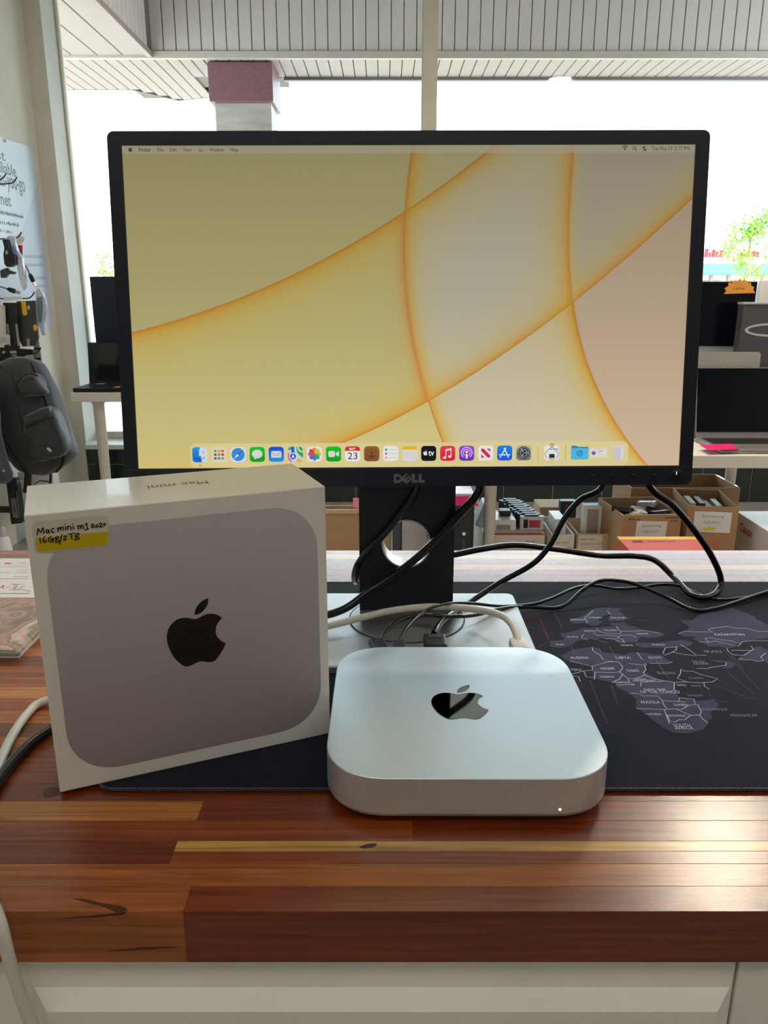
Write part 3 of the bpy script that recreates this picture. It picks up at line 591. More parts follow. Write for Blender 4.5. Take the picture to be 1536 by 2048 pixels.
m_ink = mat('black_print_ink', (8, 8, 11), 0.35, var=0.0)
mb = MB(); put_emblem(mb, fr(0.0003), EMB_C[0], EMB_C[1], EMB_W, k=5)
obj('emblem_print', mb, m_ink, pr, world=False)
mb = MB(); q0 = (.1244,.045); q1 = (.0812,.0478); wd = math.hypot(q0[0]-q1[0], q0[1]-q1[1])
put_text(mb, 'Mac mini', lambda a, c: ((q0[0]+q1[0])/2-a, (q0[1]+q1[1])/2-c, BH_+0.0002), 0, 0, wd, 0.0098)
obj('top_lettering', mb, mat('grey_print_ink', (120, 116, 108), 0.5), bx, world=False)
# price sticker: clear film, cream and yellow label, handwriting
def film(tr, inset=0): pass
def rnd_quad(c, r, n=5):
    out = []
    for i in range(4):
        p = Vector(c[i]); a = (Vector(c[i-1])-p).normalized()*r; d = (Vector(c[(i+1) % 4])-p).normalized()*r
        for k in range(n+1):
            t_ = k/n; out.append(tuple((p+a)*(1-t_)**2+p*2*t_*(1-t_)+(p+d)*t_**2))
    return out
so = [(.004,.1992),(.0503,.1988),(.0494,.1771),(.0042,.1779)]
si = [(.0055,.1975),(.0497,.1971),(.0487,.1781),(.0046,.1789)]
sy = [(.0051,.1882),(.0492,.1875)]
mb = MB().poly([fr(0.00045)(*p) for p in rnd_quad(so, 0.0042)])
stk = obj('price_sticker', mb, mat('clear_film', (214, 210, 194), 0.3, var=0.02, coat=0.2), bx, world=False); stk['label'] = 'cream and yellow handwritten price sticker'
mb = MB().poly([fr(0.00055)(*p) for p in rnd_quad(si, 0.0036)]); obj('cream_label', mb, mat('cream_label_paper', (214, 208, 186), 0.5), stk, world=False)
yq = rnd_quad([sy[0], sy[1], si[2], si[3]], 0.0036); nq = 6
yq = [sy[0], sy[1]]+yq[2*nq:]
mb = MB().poly([fr(0.00065)(*p) for p in yq]); obj('yellow_band', mb, mat('yellow_label_paper', (206, 180, 10), 0.5), stk, world=False)
HW = [[(.0064,.1902),(.0075,.1945),(.0085,.1916),(.0103,.1948),(.0104,.1908)], [(.0134,.1929),(.0122,.1928),(.0118,.1916),(.0124,.191),(.0132,.1914),(.0135,.1927),(.0136,.1908)], [(.0166,.1935),(.0156,.1932),(.015,.192),(.0153,.1909),(.0165,.191)], [(.0189,.1936),(.019,.1909)], [(.019,.1924),(.0198,.1936),(.0204,.1936),(.0205,.1919)], [(.0205,.1924),(.0214,.1938),(.0221,.1936),(.0221,.1916)],
[(.0236,.1938),(.0235,.1917)], [(.0237,.1955),(.0237,.1953)], [(.0247,.1938),(.0248,.1916)], [(.0247,.1928),(.0256,.1939),(.0266,.1935),(.0268,.1913)], [(.0282,.1936),(.0283,.1915)], [(.0281,.1953),(.0282,.1951)], [(.0311,.1937),(.0313,.1911)], [(.0312,.1926),(.0322,.1937),(.0327,.1934),(.0328,.1915)], [(.0328,.1923),(.0335,.1934),(.0342,.1935),(.0345,.1911)],
[(.0358,.1937),(.0367,.1947),(.0366,.1907)], [(.0352,.1903),(.0375,.1908)], [(.0393,.1929),(.0404,.1937),(.0408,.1929),(.0393,.1915),(.0412,.1916)], [(.0425,.1927),(.0419,.1918),(.0425,.1912),(.0435,.1917),(.0432,.1926),(.0424,.1927)], [(.044,.1933),(.0452,.1939),(.0457,.1931),(.0444,.1911),(.0463,.1913)], [(.0474,.1933),(.0468,.1926),(.0473,.1919),(.0481,.1925),(.0479,.1932),(.0473,.1932)],
[(.0078,.1883),(.0077,.1847)], [(.0106,.1886),(.0096,.1872),(.0094,.1853),(.0104,.1847),(.0113,.1853),(.0109,.1863),(.0097,.1859)], [(.0146,.1883),(.0131,.1875),(.0126,.1859),(.0132,.1847),(.0142,.1849),(.0149,.1862)], [(.0137,.1862),(.0158,.1869),(.0151,.1842)], [(.017,.1875),(.0169,.184)], [(.0168,.1871),(.0185,.1878),(.0187,.1868),(.0172,.186),(.0189,.1849),(.0186,.184),(.0166,.1838)], [(.0211,.189),(.0188,.1824)], [(.0218,.1873),(.023,.1878),(.0233,.187),(.0215,.1849),(.0236,.1853)], [(.0247,.1884),(.0286,.189)], [(.0266,.1887),(.0266,.1851)], [(.0291,.1879),(.029,.1844)], [(.0289,.1879),(.0308,.1886),(.0313,.1876),(.0293,.1864),(.031,.1855),(.0308,.1846),(.0284,.1841)]]
mb = MB()
for s_ in HW: stroke(mb, s_, 0.00036, fr(0.0008))
obj('handwriting', mb, mat('black_marker', (20, 14, 20), 0.5), stk, world=False)

# ================================================================ magazines on the left
m_paper = mat('white_page_edges', (220, 220, 216), 0.6, var=0.1, scale=900, stretch=(0.05, 0.05, 3))
fx = -0.3543; fy = 0.6920; by = 0.9614
m_cov = bpy.data.materials.new('food_photo_cover'); m_cov.use_nodes = True
nt = m_cov.node_tree; N = nt.nodes; L = nt.links; b = N['Principled BSDF']; b.inputs['Roughness'].default_value = 0.25
tc = N.new('ShaderNodeTexCoord'); n1 = N.new('ShaderNodeTexNoise'); n1.inputs['Scale'].default_value = 16; n1.inputs['Detail'].default_value = 5; n1.inputs['Distortion'].default_value = 1.6; L.new(tc.outputs['Object'], n1.inputs['Vector'])
rp = N.new('ShaderNodeValToRGB'); E_ = rp.color_ramp.elements; E_[0].position = 0.32; E_[0].color = (*lin((126, 104, 92)), 1); E_[1].position = 0.7; E_[1].color = (*lin((226, 214, 204)), 1)
for ps, cc in ((0.42, (160, 138, 128)), (0.50, (196, 150, 140)), (0.55, (124, 128, 100)), (0.60, (206, 170, 156))):
    e_ = E_.new(ps); e_.color = (*lin(cc), 1)
L.new(n1.outputs[0], rp.inputs[0]); L.new(rp.outputs[0], b.inputs['Base Color'])
for k in range(3):
    dx = (0.0, 0.0015, -0.001)[k]; zb = 0.0002+k*0.0031
    lb = ('bottom magazine of the small stack left of the white carton', 'middle magazine of the small stack left of the white carton', 'top magazine of the stack, white address panel and food photo cover')[k]
    t = thing('magazine', lb, 'magazine', (fx-0.11+dx, (fy+by)/2, zb), 'magazines stacked on the counter')
    obj('pages', MB().box2((fx-0.21+dx, fy+dx, zb), (fx+dx-0.0008, by+dx, zb+0.0026), 0.0003), m_paper, t)
    c_ = obj('cover', MB().box2((fx-0.21+dx, fy+dx-0.0005, zb+0.0026), (fx+dx, by+dx, zb+0.0030)), m_cov, t)
zt = 0.0002+2*0.0031+0.0031; yp = 0.8254
pan = obj('address_panel', MB().box2((fx-0.209, yp, zt-0.0001), (fx-0.0012, by-0.0012, zt+0.0001)), mat('white_print_paper', (232, 230, 228), 0.4), t)
mb = MB(); m_pk = mat('magenta_ink', (196, 60, 96), 0.5); m_gr = mat('grey_ink', (120, 118, 120), 0.5)
ff = lambda a, c: (a, c, zt+0.0002)
for (x0, y0, x1, y1, w_, mm) in [(0, 1133.5, 54, 1133.5, .0004, m_pk), (34, 1140.5, 54, 1140.5, .0004, m_gr), (0, 1145, 22, 1145, .0004, m_gr), (30, 1145, 55, 1145, .0004, m_gr), (27, 1154, 56, 1154, .0004, m_gr), (0, 1157.5, 56, 1157.5, .0005, m_gr)]: pass
TXT = [((-.4826,.9403), (-.4775,.9403), .0022, m_pk), ((-.4681,.9422), (-.4579,.9422), .0006, m_gr), ((-.4845,.9281), (-.4504,.9281), .0004, m_pk), ((-.4572,.9152), (-.4447,.9152), .0005, m_gr), ((-.4745,.9072), (-.461,.9072), .0005, m_gr), ((-.456,.9072), (-.4406,.9072), .0005, m_gr), ((-.451,.8922), (-.4334,.8922), .0005, m_gr), ((-.4642,.8854), (-.4304,.8854), .0006, m_gr), ((-.4416,.8375), (-.4082,.8375), .0009, m_gr)]
for p0, p1, w_, mm in TXT: stroke(mb, [p0, p1], w_, ff, mm, k=1)
for ln in [[(-.4498,.8548),(-.4496,.8645),(-.4461,.8532),(-.4403,.8596)], [(-.4351,.8485),(-.4328,.8613),(-.4297,.8469),(-.4233,.8613)], [(-.4283,.85),(-.4188,.8485),(-.4098,.8438)], [(-.4421,.8662),(-.4381,.8678),(-.4376,.8629),(-.4345,.8678),(-.4348,.8645),(-.4286,.8678)]]: stroke(mb, ln, .0006, ff, m_pk)
obj('address_print', mb, None, t)

# ================================================================ monitor
SW, SH = 0.5092, 0.2864
PT = Vector((0.02411, 0.71954, 0.18458))
PR = Matrix.Rotation(math.radians(0.5763), 3, 'Z') @ Matrix.Rotation(math.radians(-7.1819), 3, 'X') @ Matrix.Rotation(math.radians(-0.2159), 3, 'Y')
m_bez = mat('matte_black_bezel', (19, 25, 43), 0.42, var=0.05, scale=60, bump=0.08, bscale=900)
m_std = mat('satin_black_stand', (11, 15, 27), 0.42, var=0.05, scale=30)
mon = thing('monitor', 'black framed desktop monitor on a silver base showing a yellow wallpaper', 'monitor', (0.0241, 0.80, MZ))
def panel_part(name, mb, m, smooth=False):
    o = obj(name, mb, m, mon, smooth, world=False)
    o.matrix_local = Matrix.Translation(PT-mon.location) @ PR.to_4x4()
    return o
fy_ = lambda y: (lambda a, c: (a, y, c))
outer = rrect(0.5340, 0.3165, 0.006, 5, 0, 0.1400)
inner = []
for k, (sx_, sz_) in enumerate(((1, 1), (-1, 1), (-1, -1), (1, -1))): inner += [(sx_*SW/2, SH/2+sz_*SH/2)]*6
mb = MB().ring(outer, inner, fy_(-0.0022), fy_(0.004))
# chamfered outer lip and back shell
mb.loft([[(a, -0.0022, c) for a, c in outer], [(a*1.0005, 0.0005, 0.14+(c-0.14)*1.001) for a, c in outer], [(a, 0.012, c) for a, c in outer]], cap=False)
bez = panel_part('bezel', mb, m_bez, True)
obj('bezel_seam', MB().box((0, -0.0023, -0.0012), (0.5335, 0.0004, 0.0005)), mat('seam_grey', (70, 72, 76), 0.5), bez, world=False)
mb = MB().loft([[(a, 0.012, c) for a, c in outer], [(a*0.985, 0.022, 0.14+(c-0.14)*0.97) for a, c in outer], [(a*0.80, 0.036, 0.14+(c-0.14)*0.78) for a, c in outer]])
panel_part('back_shell', mb, m_bez, True)
m_btn = mat('button_black', (14, 15, 18), 0.35)
for cpx in ((.1724,-.0096), (.1919,-.0098), (.2113,-.0094), (.2308,-.0095)):
    obj('button', MB().lathe([(0.0021, -0.0022), (0.0021, -0.0030), (0.0016, -0.0033), (0.0003, -0.0033)], (cpx[0], 0, cpx[1]), 16, axis='y'), m_btn, bez, True, world=False)
pp = (.2527,-.0092)
obj('power_button', MB().lathe([(0.0058, -0.0022), (0.0058, -0.0026), (0.0050, -0.0030), (0.0005, -0.0030)], (pp[0], 0, pp[1]), 28, axis='y'), m_btn, bez, True, world=False)
obj('power_light', MB().box((pp[0]-0.0008, -0.0032, pp[1]+0.0022), (0.0007, 0.0004, 0.0032), 0.0001), emat((235, 235, 255)), bez, world=False)
# maker's letters on the lower bezel
m_chr = mat('smoked_chrome', (120, 124, 128), 0.3, 0.3, var=0.05)
mb = MB(); lf0 = fy_(-0.0022); lf1 = fy_(-0.0027)
mb.ring([(-.0149,-.0062),(-.0101,-.0063),(-.0071,-.009),(-.0071,-.0124),(-.0091,-.0148),(-.0149,-.0148)], [(-.0126,-.0085),(-.0107,-.0086),(-.0093,-.0097),(-.0093,-.0113),(-.0106,-.0125),(-.0126,-.0124)], lf0, lf1)
for pl in ([(.0019,-.0063),(.0049,-.0064),(.0049,-.0122),(.0075,-.0123),(.0075,-.0147),(.0019,-.0147)], [(.0084,-.0064),(.0113,-.0064),(.0113,-.0123),(.0142,-.0123),(.0142,-.0148),(.0084,-.0147)],
           [(-.0067,-.0088),(-.0027,-.0057),(-.0015,-.0065),(-.0051,-.0097),(-.0041,-.0106),(-.0003,-.0077),(.0011,-.0086),(-.0027,-.012),(-.0017,-.0124),(.0019,-.0095),(.0014,-.012),(-.0028,-.0157),(-.0077,-.0124)]):
    mb.prism(pl, lf0, lf1)
obj('maker_letters', mb, m_chr, bez, world=False)

# ---- wallpaper drawn by the display
m_scr = bpy.data.materials.new('lit_wallpaper'); m_scr.use_nodes = True
nt = m_scr.node_tree; N = nt.nodes; L = nt.links; b = N['Principled BSDF']
b.inputs['Base Color'].default_value = (0.012, 0.012, 0.014, 1); b.inputs['Roughness'].default_value = 0.5; b.inputs['Specular IOR Level'].default_value = 0.25
def mth(op, a, c=None, clamp=False):
    n = N.new('ShaderNodeMath'); n.operation = op; n.use_clamp = clamp
    for i, v in enumerate((a, c)):
        if v is None: continue
        if isinstance(v, (int, float)): n.inputs[i].default_value = v
        else: L.new(v, n.inputs[i])
    return n.outputs[0]
def horner(cs, x):
    r = mth('MULTIPLY_ADD', x, cs[0]); r.node.inputs[2].default_value = cs[1]
    for c in cs[2:]:
        r = mth('MULTIPLY', r, x); r = mth('ADD', r, c)
    return r
def mixc(f, a, c):
    n = N.new('ShaderNodeMix'); n.data_type = 'RGBA'
    if isinstance(f, (int, float)): n.inputs[0].default_value = f
    else: L.new(f, n.inputs[0])
    for i, v in ((6, a), (7, c)):
        if isinstance(v, tuple): n.inputs[i].default_value = (*lin(v), 1)
        else: L.new(v, n.inputs[i])
    return n.outputs[2]
tc = N.new('ShaderNodeTexCoord'); sp = N.new('ShaderNodeSeparateXYZ'); L.new(tc.outputs['Object'], sp.inputs[0])
u = mth('ADD', mth('DIVIDE', sp.outputs['X'], SW), 0.5); v = mth('DIVIDE', sp.outputs['Z'], SH)
fA = mth('SUBTRACT', v, horner([0.1621, 0.5879, 0.4214, 0.4364], u)); fC = mth('SUBTRACT', v, horner([-0.1236, 1.0271, -0.0044, -0.0582], u))
fB = mth('SUBTRACT', u, horner([-0.0233, 0.0487, 0.1472, -0.2458, 0.5791], v)); fD = mth('SUBTRACT', u, horner([0.0154, -0.1985, 0.5438, -0.5141, 0.9414], v))
pos = lambda f: mth('ADD', mth('MULTIPLY', f, 900.0), 0.5, True)
neg = lambda f: mth('SUBTRACT', 1.0, pos(f))
Ap, Bp, Cp, Dp = pos(fA), pos(fB), pos(fC), pos(fD); An, Bn, Cn, Dn = neg(fA), neg(fB), neg(fC), neg(fD)
glow = lambda f, w, s: mth('EXPONENT', mth('MULTIPLY', mth('ABSOLUTE', f), -1.0/w)) if s is None else mth('MULTIPLY', mth('EXPONENT', mth('MULTIPLY', mth('ABSOLUTE', f), -1.0/w)), s)
mul = lambda *a: a[0] if len(a) == 1 else mth('MULTIPLY', a[0], mul(*a[1:]))
up = mixc(Dp, mixc(Bp, (214, 202, 140), (214, 208, 184)), (204, 193, 168))
dn = mixc(Dp, mixc(Bp, (224, 208, 140), (222, 210, 178)), (218, 192, 162))
tp = mixc(Bp, (208, 196, 136), (210, 200, 150))
col = mixc(Ap, mixc(Cn, up, dn), tp)
OR = (228, 158, 36); YE = (232, 206, 78); PK = (224, 140, 110); DK = (206, 118, 36)
low = mul(An, Cp)
def band(c, f, w, amt, colr, m): return mixc(mth('MULTIPLY', glow(f, w, m), amt), c, colr)
col = band(col, fA, 0.12, 0.62, YE, low)
col = band(col, fA, 0.030, 0.95, OR, low)
col = band(col, fC, 0.09, 0.50, YE, low)
col = band(col, fC, 0.030, 0.95, OR, low)
col = band(col, fB, 0.030, 0.80, YE, mul(Bp, Ap)); col = band(col, fB, 0.012, 0.85, OR, mul(Bp, Ap))
col = band(col, fB, 0.020, 0.80, YE, mul(Bp, low)); col = band(col, fB, 0.010, 0.85, OR, mul(Bp, low))
col = band(col, fB, 0.010, 0.90, OR, mul(Bn, low))
col = band(col, fB, 0.022, 0.80, YE, mul(Bp, Cn)); col = band(col, fB, 0.010, 0.95, OR, mul(Bp, Cn))
col = band(col, fD, 0.035, 0.70, YE, mul(Dn, low)); col = band(col, fD, 0.014, 0.85, OR, mul(Dn, low)); col = band(col, fD, 0.008, 0.85, YE, mul(Dp, low))
col = band(col, fD, 0.045, 0.75, YE, mul(Dn, Cn)); col = band(col, fD, 0.014, 0.95, OR, mul(Dn, Cn))
col = band(col, fA, 0.0035, 0.75, DK, low); col = band(col, fC, 0.0035, 0.7, DK, low)
col = band(col, fB, 0.0018, 0.85, PK, low); col = band(col, fD, 0.0018, 0.8, PK, low); col = band(col, fB, 0.0016, 0.7, DK, Ap); col = band(col, fD, 0.0016, 0.7, DK, Cn); col = band(col, fB, 0.0016, 0.7, DK, mul(Bp, Cn))
menu = pos(mth('SUBTRACT', v, 0.9765))
col = mixc(mth('MULTIPLY', menu, 0.62), col, (226, 218, 190))
# viewing-angle falloff painted into the picture, darker towards its upper rim
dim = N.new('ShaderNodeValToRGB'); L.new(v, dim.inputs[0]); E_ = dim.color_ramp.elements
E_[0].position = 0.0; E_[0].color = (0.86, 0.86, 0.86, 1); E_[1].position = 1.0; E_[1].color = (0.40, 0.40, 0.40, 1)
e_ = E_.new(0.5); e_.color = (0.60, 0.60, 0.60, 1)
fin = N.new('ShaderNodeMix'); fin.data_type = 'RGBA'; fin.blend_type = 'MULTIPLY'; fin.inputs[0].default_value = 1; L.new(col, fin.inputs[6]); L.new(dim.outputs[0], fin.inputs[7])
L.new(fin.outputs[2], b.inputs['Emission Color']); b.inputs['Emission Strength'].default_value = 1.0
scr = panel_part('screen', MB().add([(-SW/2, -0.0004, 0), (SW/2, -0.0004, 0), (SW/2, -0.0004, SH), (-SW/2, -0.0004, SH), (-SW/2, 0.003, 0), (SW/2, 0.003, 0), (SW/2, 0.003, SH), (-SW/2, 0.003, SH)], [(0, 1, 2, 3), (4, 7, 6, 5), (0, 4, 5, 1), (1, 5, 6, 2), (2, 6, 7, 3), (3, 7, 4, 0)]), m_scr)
scr['label'] = 'lit screen with yellow and cream curved wallpaper'
EPS = 0.00006
def sf(k): return lambda a, c: (a, -0.0004-EPS*k, c)
# ---- menu bar
m_tx = emat((62, 60, 50)); mb = MB()
for s_, (x0, zc), (x1, _), cap, bd in (('Finder', (-.2398,.2832), (-.2294,.2832), 0.0031, 0.012), ('File', (-.2234,.2832), (-.2181,.2832), 0.0031, 0), ('Edit', (-.2124,.2832), (-.2064,.2831), 0.0031, 0), ('View', (-.2007,.2831), (-.1931,.2831), 0.0031, 0), ('Go', (-.1872,.2831), (-.183,.2831), 0.0029, 0), ('Window', (-.1774,.2831), (-.1646,.2831), 0.0031, 0), ('Help', (-.1591,.283), (-.1518,.283), 0.0031, 0), ('Tue May 23', (.2158,.2833), (.2341,.2833), 0.0031, 0), ('2:17 PM', (.2363,.2833), (.2495,.2832), 0.0030, 0)):
    put_text(mb, s_, sf(1), (x0+x1)/2, zc, x1-x0, cap, m_tx, bd)
put_emblem(mb, sf(1), *(-.2473,.2834), 0.0034, m_tx)
wx, wz = (.1919,.2823)
for r_ in (0.0011, 0.0022, 0.0034): stroke(mb, [(wx+r_*math.cos(a), wz+r_*math.sin(a)) for a in (PI*0.27, PI*0.385, PI*0.5, PI*0.615, PI*0.73)], 0.0003, sf(1), m_tx)
mb.poly([sf(1)(a, c) for a, c in circ(0.0006, 8, wx, wz)], m_tx)
qx, qz = (.2003,.2835)
stroke(mb, circ(0.0013, 12, qx, qz)+circ(0.0013, 12, qx, qz)[:1], 0.00025, sf(1), m_tx, k=1); stroke(mb, [(qx+0.001, qz-0.001), (qx+0.0022, qz-0.0022)], 0.00028, sf(1), m_tx)
gx, gz = (.2093,.2831)
for dz in (0.001, -0.001): mb.poly([sf(1)(a, c) for a, c in rrect(0.0036, 0.0016, 0.0007, 3, gx, gz+dz)], m_tx)
mb.poly([sf(2)(a, c) for a, c in circ(0.0006, 8, gx+0.0009, gz+0.001)], emat((170, 162, 150))); mb.poly([sf(2)(a, c) for a, c in circ(0.0006, 8, gx-0.0009, gz-0.001)], emat((150, 142, 130)))
obj('menu_bar_items', mb, m_tx, scr, world=False)
# ---- dock
d0 = (-.2057,.023); d1 = (.2062,.0006)
mb = MB(); mb.poly([sf(1)(a, c) for a, c in rrect(d1[0]-d0[0], d0[1]-d1[1], 0.0052, 6, (d0[0]+d1[0])/2, (d0[1]+d1[1])/2)], emat((214, 200, 142)))
for (x_, z_) in ((.1209,.0115), (.1471,.0118)): mb.poly([sf(2)(x_+a, z_+c) for a, c in ((-.00018, -.0075), (.00018, -.0075), (.00018, .0075), (-.00018, .0075))], emat((150, 142, 110)))
fd = (-.1969,.0025); mb.poly([sf(2)(a, c) for a, c in circ(0.0006, 8, *fd)], emat((40, 40, 34)))
obj('dock_bar', mb, None, scr, world=False)
IS = 0.0142; IX0, IZ0 = (-.1967,.0133); IX1 = 0.1074; PIT = (IX1-IX0)/17; IZ = 0.01265
class Icon:
    def __init__(s, name, cx, cz, lab): s.mb = MB(); s.n = name; s.cx = cx; s.cz = cz; s.lab = lab; s.k = 2
    def f(s, k): return lambda a, c: (s.cx+a*IS, -0.0004-EPS*k, s.cz+c*IS)
    def p(s, pts, rgb): s.k += 1; s.mb.poly([s.f(s.k)(*q) for q in pts], emat(rgb)); return s
    def plate(s, rgb, w=1, h=1, r=0.22): return s.p(rrect(w, h, r, 6), rgb)
    def grad(s, top, bot, n=7):
        s.k += 1; P = rrect(1, 1, 0.22, 6)
        for i in range(n):
            z0, z1 = -0.5+i/n, -0.5+(i+1)/n; t_ = (i+0.5)/n
            # clip the plate to a strip
            w = lambda z: 0.5 if abs(z) < 0.28 else 0.28+0.22*math.sqrt(max(0, 1-((abs(z)-0.28)/0.22)**2))
            zz = [z0+(z1-z0)*j/3 for j in range(4)]
            q = [(w(z), z) for z in zz]+[(-w(z), z) for z in reversed(zz)]
            s.mb.poly([s.f(s.k)(*p_) for p_ in q], emat(tuple(b_+(t2-b_)*t_ for t2, b_ in zip(top, bot))))
        return s
    def c(s, x, z, r, rgb, rz=None, n=20): return s.p(circ(r, n, x, z, rz), rgb)
    def l(s, pts, w, rgb, k=4): s.k += 1; stroke(s.mb, pts, w, s.f(s.k), emat(rgb), k=k); return s
    def t(s, txt, x, z, w, cap, rgb, bold=0): s.k += 1; put_text(s.mb, txt, s.f(s.k), x, z, w, cap, emat(rgb), bold); return s
    def done(s): o = obj('dock_icon', s.mb, None, scr, world=False); o['label'] = s.lab; return o
def ic(i, lab): return Icon('icon', IX0+PIT*i, IZ, lab)
WH = (222, 222, 218)
i0 = ic(0, 'two-tone smiling face dock icon'); i0.grad((30, 150, 215), (20, 95, 205))
hw = [(-0.5+0.0+0.52+0.0, 0.5)]
i0.p([(0.02, 0.5)]+[q for q in rrect(1, 1, 0.22, 6)[0:7]][::-1][0:0]+[(0.28, 0.5), (0.4, 0.46), (0.47, 0.4), (0.5, 0.28), (0.5, -0.28), (0.47, -0.4), (0.4, -0.46), (0.28, -0.5), (0.12, -0.5), (0.06, -0.25), (0.08, -0.08), (-0.07, -0.08), (-0.04, 0.25)], (200, 210, 220))
i0.l([(-0.25, 0.12), (-0.25, 0.22)], 0.02, (20, 40, 60)).l([(0.22, 0.12), (0.22, 0.22)], 0.02, (20, 30, 40)).l([(-0.3, -0.18), (-0.1, -0.29), (0.1, -0.29), (0.3, -0.18)], 0.018, (15, 25, 40)).done()
i1 = ic(1, 'pale dock icon with nine coloured squares'); i1.plate((214, 206, 176))
for r_, row in enumerate(((90, 170, 90), (220, 150, 60), (205, 90, 60)), 0): pass
cols = [(70, 165, 85), (214, 150, 66), (206, 92, 56), (190, 40, 46), (120, 130, 122), (200, 50, 54), (110, 62, 150), (48, 130, 170), (60, 165, 130)]
for j, c_ in enumerate(cols): i1.p(rrect(0.17, 0.15, 0.03, 2, -0.24+0.24*(j % 3), 0.24-0.24*(j//3)), c_)
i1.done()
i2 = ic(2, 'compass dock icon'); i2.plate((214, 214, 214)); i2.c(0, 0, 0.43, (24, 120, 205)); i2.c(0, 0, 0.38, (38, 140, 220))
i2.p([(0.34, 0.27), (-0.04, -0.06), (0.05, 0.05)], (190, 50, 56)).p([(0.34, 0.27), (0.05, -0.05), (-0.03, 0.04)], (150, 40, 50)).p([(-0.3, -0.3), (-0.05, 0.04), (0.04, -0.05)], (235, 235, 235)).done()
i3 = ic(3, 'green speech bubble dock icon'); i3.grad((20, 190, 40), (8, 150, 24)); i3.c(0.0, 0.03, 0.35, (206, 212, 204), 0.29); i3.p([(-0.22, -0.14), (-0.05, -0.26), (-0.2, -0.33)], (206, 212, 204)).done()
i4 = ic(4, 'blue envelope dock icon'); i4.grad((16, 70, 200), (30, 150, 225)); i4.p(rrect(0.68, 0.44, 0.05, 3), (206, 208, 214)); i4.l([(-0.32, 0.19), (0.0, -0.07), (0.32, 0.19)], 0.014, (110, 112, 120)).l([(-0.32, -0.19), (-0.1, 0.0)], 0.01, (140, 142, 150)).l([(0.32, -0.19), (0.1, 0.0)], 0.01, (140, 142, 150)).done()
i5 = ic(5, 'road map dock icon'); i5.plate((196, 204, 196)); i5.p([(0.05, 0.5), (0.28, 0.5), (0.42, 0.45), (0.5, 0.28), (0.5, -0.25), (0.12, 0.1)], (30, 160, 70)); i5.l([(0.16, 0.5), (0.26, 0.26), (0.5, 0.14)], 0.06, (190, 196, 196)).p([(-0.5, 0.28), (-0.4, 0.46), (-0.24, 0.5), (-0.24, 0.3)], (40, 165, 80)).p([(-0.5, 0.12), (-0.26, -0.04), (-0.24, -0.5), (-0.38, -0.47), (-0.5, -0.28)], (190, 110, 180)).p([(0.05, -0.5), (0.28, -0.5), (0.44, -0.44), (0.2, -0.3)], (225, 160, 60))
i5.p([(-0.26, 0.5), (-0.06, 0.5), (-0.06, -0.1), (-0.26, -0.1)], (20, 90, 205)); i5.c(-0.15, -0.14, 0.25, (220, 224, 230)); i5.c(-0.15, -0.14, 0.2, (24, 84, 196)); i5.p([(-0.15, 0.02), (-0.04, -0.26), (-0.15, -0.2), (-0.26, -0.26)], (230, 234, 240)).done()
i6 = ic(6, 'coloured petal flower dock icon'); i6.plate(WH)
for j, c_ in enumerate([(232, 132, 40), (206, 190, 40), (170, 190, 50), (60, 160, 90), (50, 130, 200), (110, 90, 170), (180, 90, 150), (215, 66, 50)]):
    a = PI/2-j*PI/4; cx_, cz_ = 0.24*math.cos(a), 0.24*math.sin(a)
    i6.p([(cx_+0.20*math.cos(a)*math.cos(t_)-0.14*math.sin(a)*math.sin(t_), cz_+0.20*math.sin(a)*math.cos(t_)+0.14*math.cos(a)*math.sin(t_)) for t_ in [2*PI*q/14 for q in range(14)]], c_)
i6.c(0, 0, 0.05, (90, 120, 60)).done()
i7 = ic(7, 'green video camera dock icon'); i7.grad((20, 190, 40), (8, 150, 24)); i7.p(rrect(0.44, 0.4, 0.1, 4, -0.12, 0.0), (208, 212, 206)); i7.p([(0.15, 0.06), (0.33, 0.18), (0.36, 0.14), (0.36, -0.14), (0.33, -0.18), (0.15, -0.06)], (208, 212, 206)).done()
i8 = ic(8, 'calendar dock icon reading MAY 23'); i8.plate((228, 226, 222)); i8.p([(-0.5, 0.2), (0.5, 0.2), (0.5, 0.28), (0.47, 0.4), (0.4, 0.46), (0.28, 0.5), (-0.28, 0.5), (-0.4, 0.46), (-0.47, 0.4), (-0.5, 0.28)], (205, 40, 44)); i8.t('MAY', 0, 0.34, 0.42, 0.16, (236, 226, 224), 0.02); i8.t('23', 0, -0.13, 0.64, 0.44, (40, 40, 44)).done()
i9 = ic(9, 'brown address book dock icon'); i9.grad((140, 92, 46), (120, 76, 38)); i9.l(circ(0.29, 20, 0, 0.02)+circ(0.29, 20, 0, 0.02)[:1], 0.014, (96, 58, 28), 1); i9.c(0, 0.08, 0.09, (96, 58, 28), 0.11).p([(-0.2, -0.17), (-0.12, -0.08), (0.12, -0.08), (0.2, -0.17), (0.1, -0.25), (-0.1, -0.25)], (96, 58, 28))
for z_ in (0.16, 0.0, -0.16): i9.p(rrect(0.05, 0.1, 0.02, 2, 0.5, z_), (80, 66, 54))
i9.done()
i10 = ic(10, 'white list dock icon with three coloured dots'); i10.plate((226, 224, 220))
for z_, c_ in ((0.26, (50, 130, 170)), (0.0, (196, 74, 84)), (-0.26, (206, 150, 130))): i10.c(-0.3, z_, 0.075, c_).l([(-0.1, z_), (0.4, z_)], 0.012, (160, 160, 160), 1)
i10.done()
i11 = ic(11, 'notepad dock icon with yellow top'); i11.plate((212, 210, 202)); i11.p([(-0.5, 0.26), (0.5, 0.26), (0.47, 0.4), (0.4, 0.46), (0.28, 0.5), (-0.28, 0.5), (-0.4, 0.46), (-0.47, 0.4)], (226, 176, 30))
for z_ in (0.06, -0.1, -0.26): i11.l([(-0.44, z_), (0.44, z_)], 0.008, (180, 178, 172), 1)
i11.done()
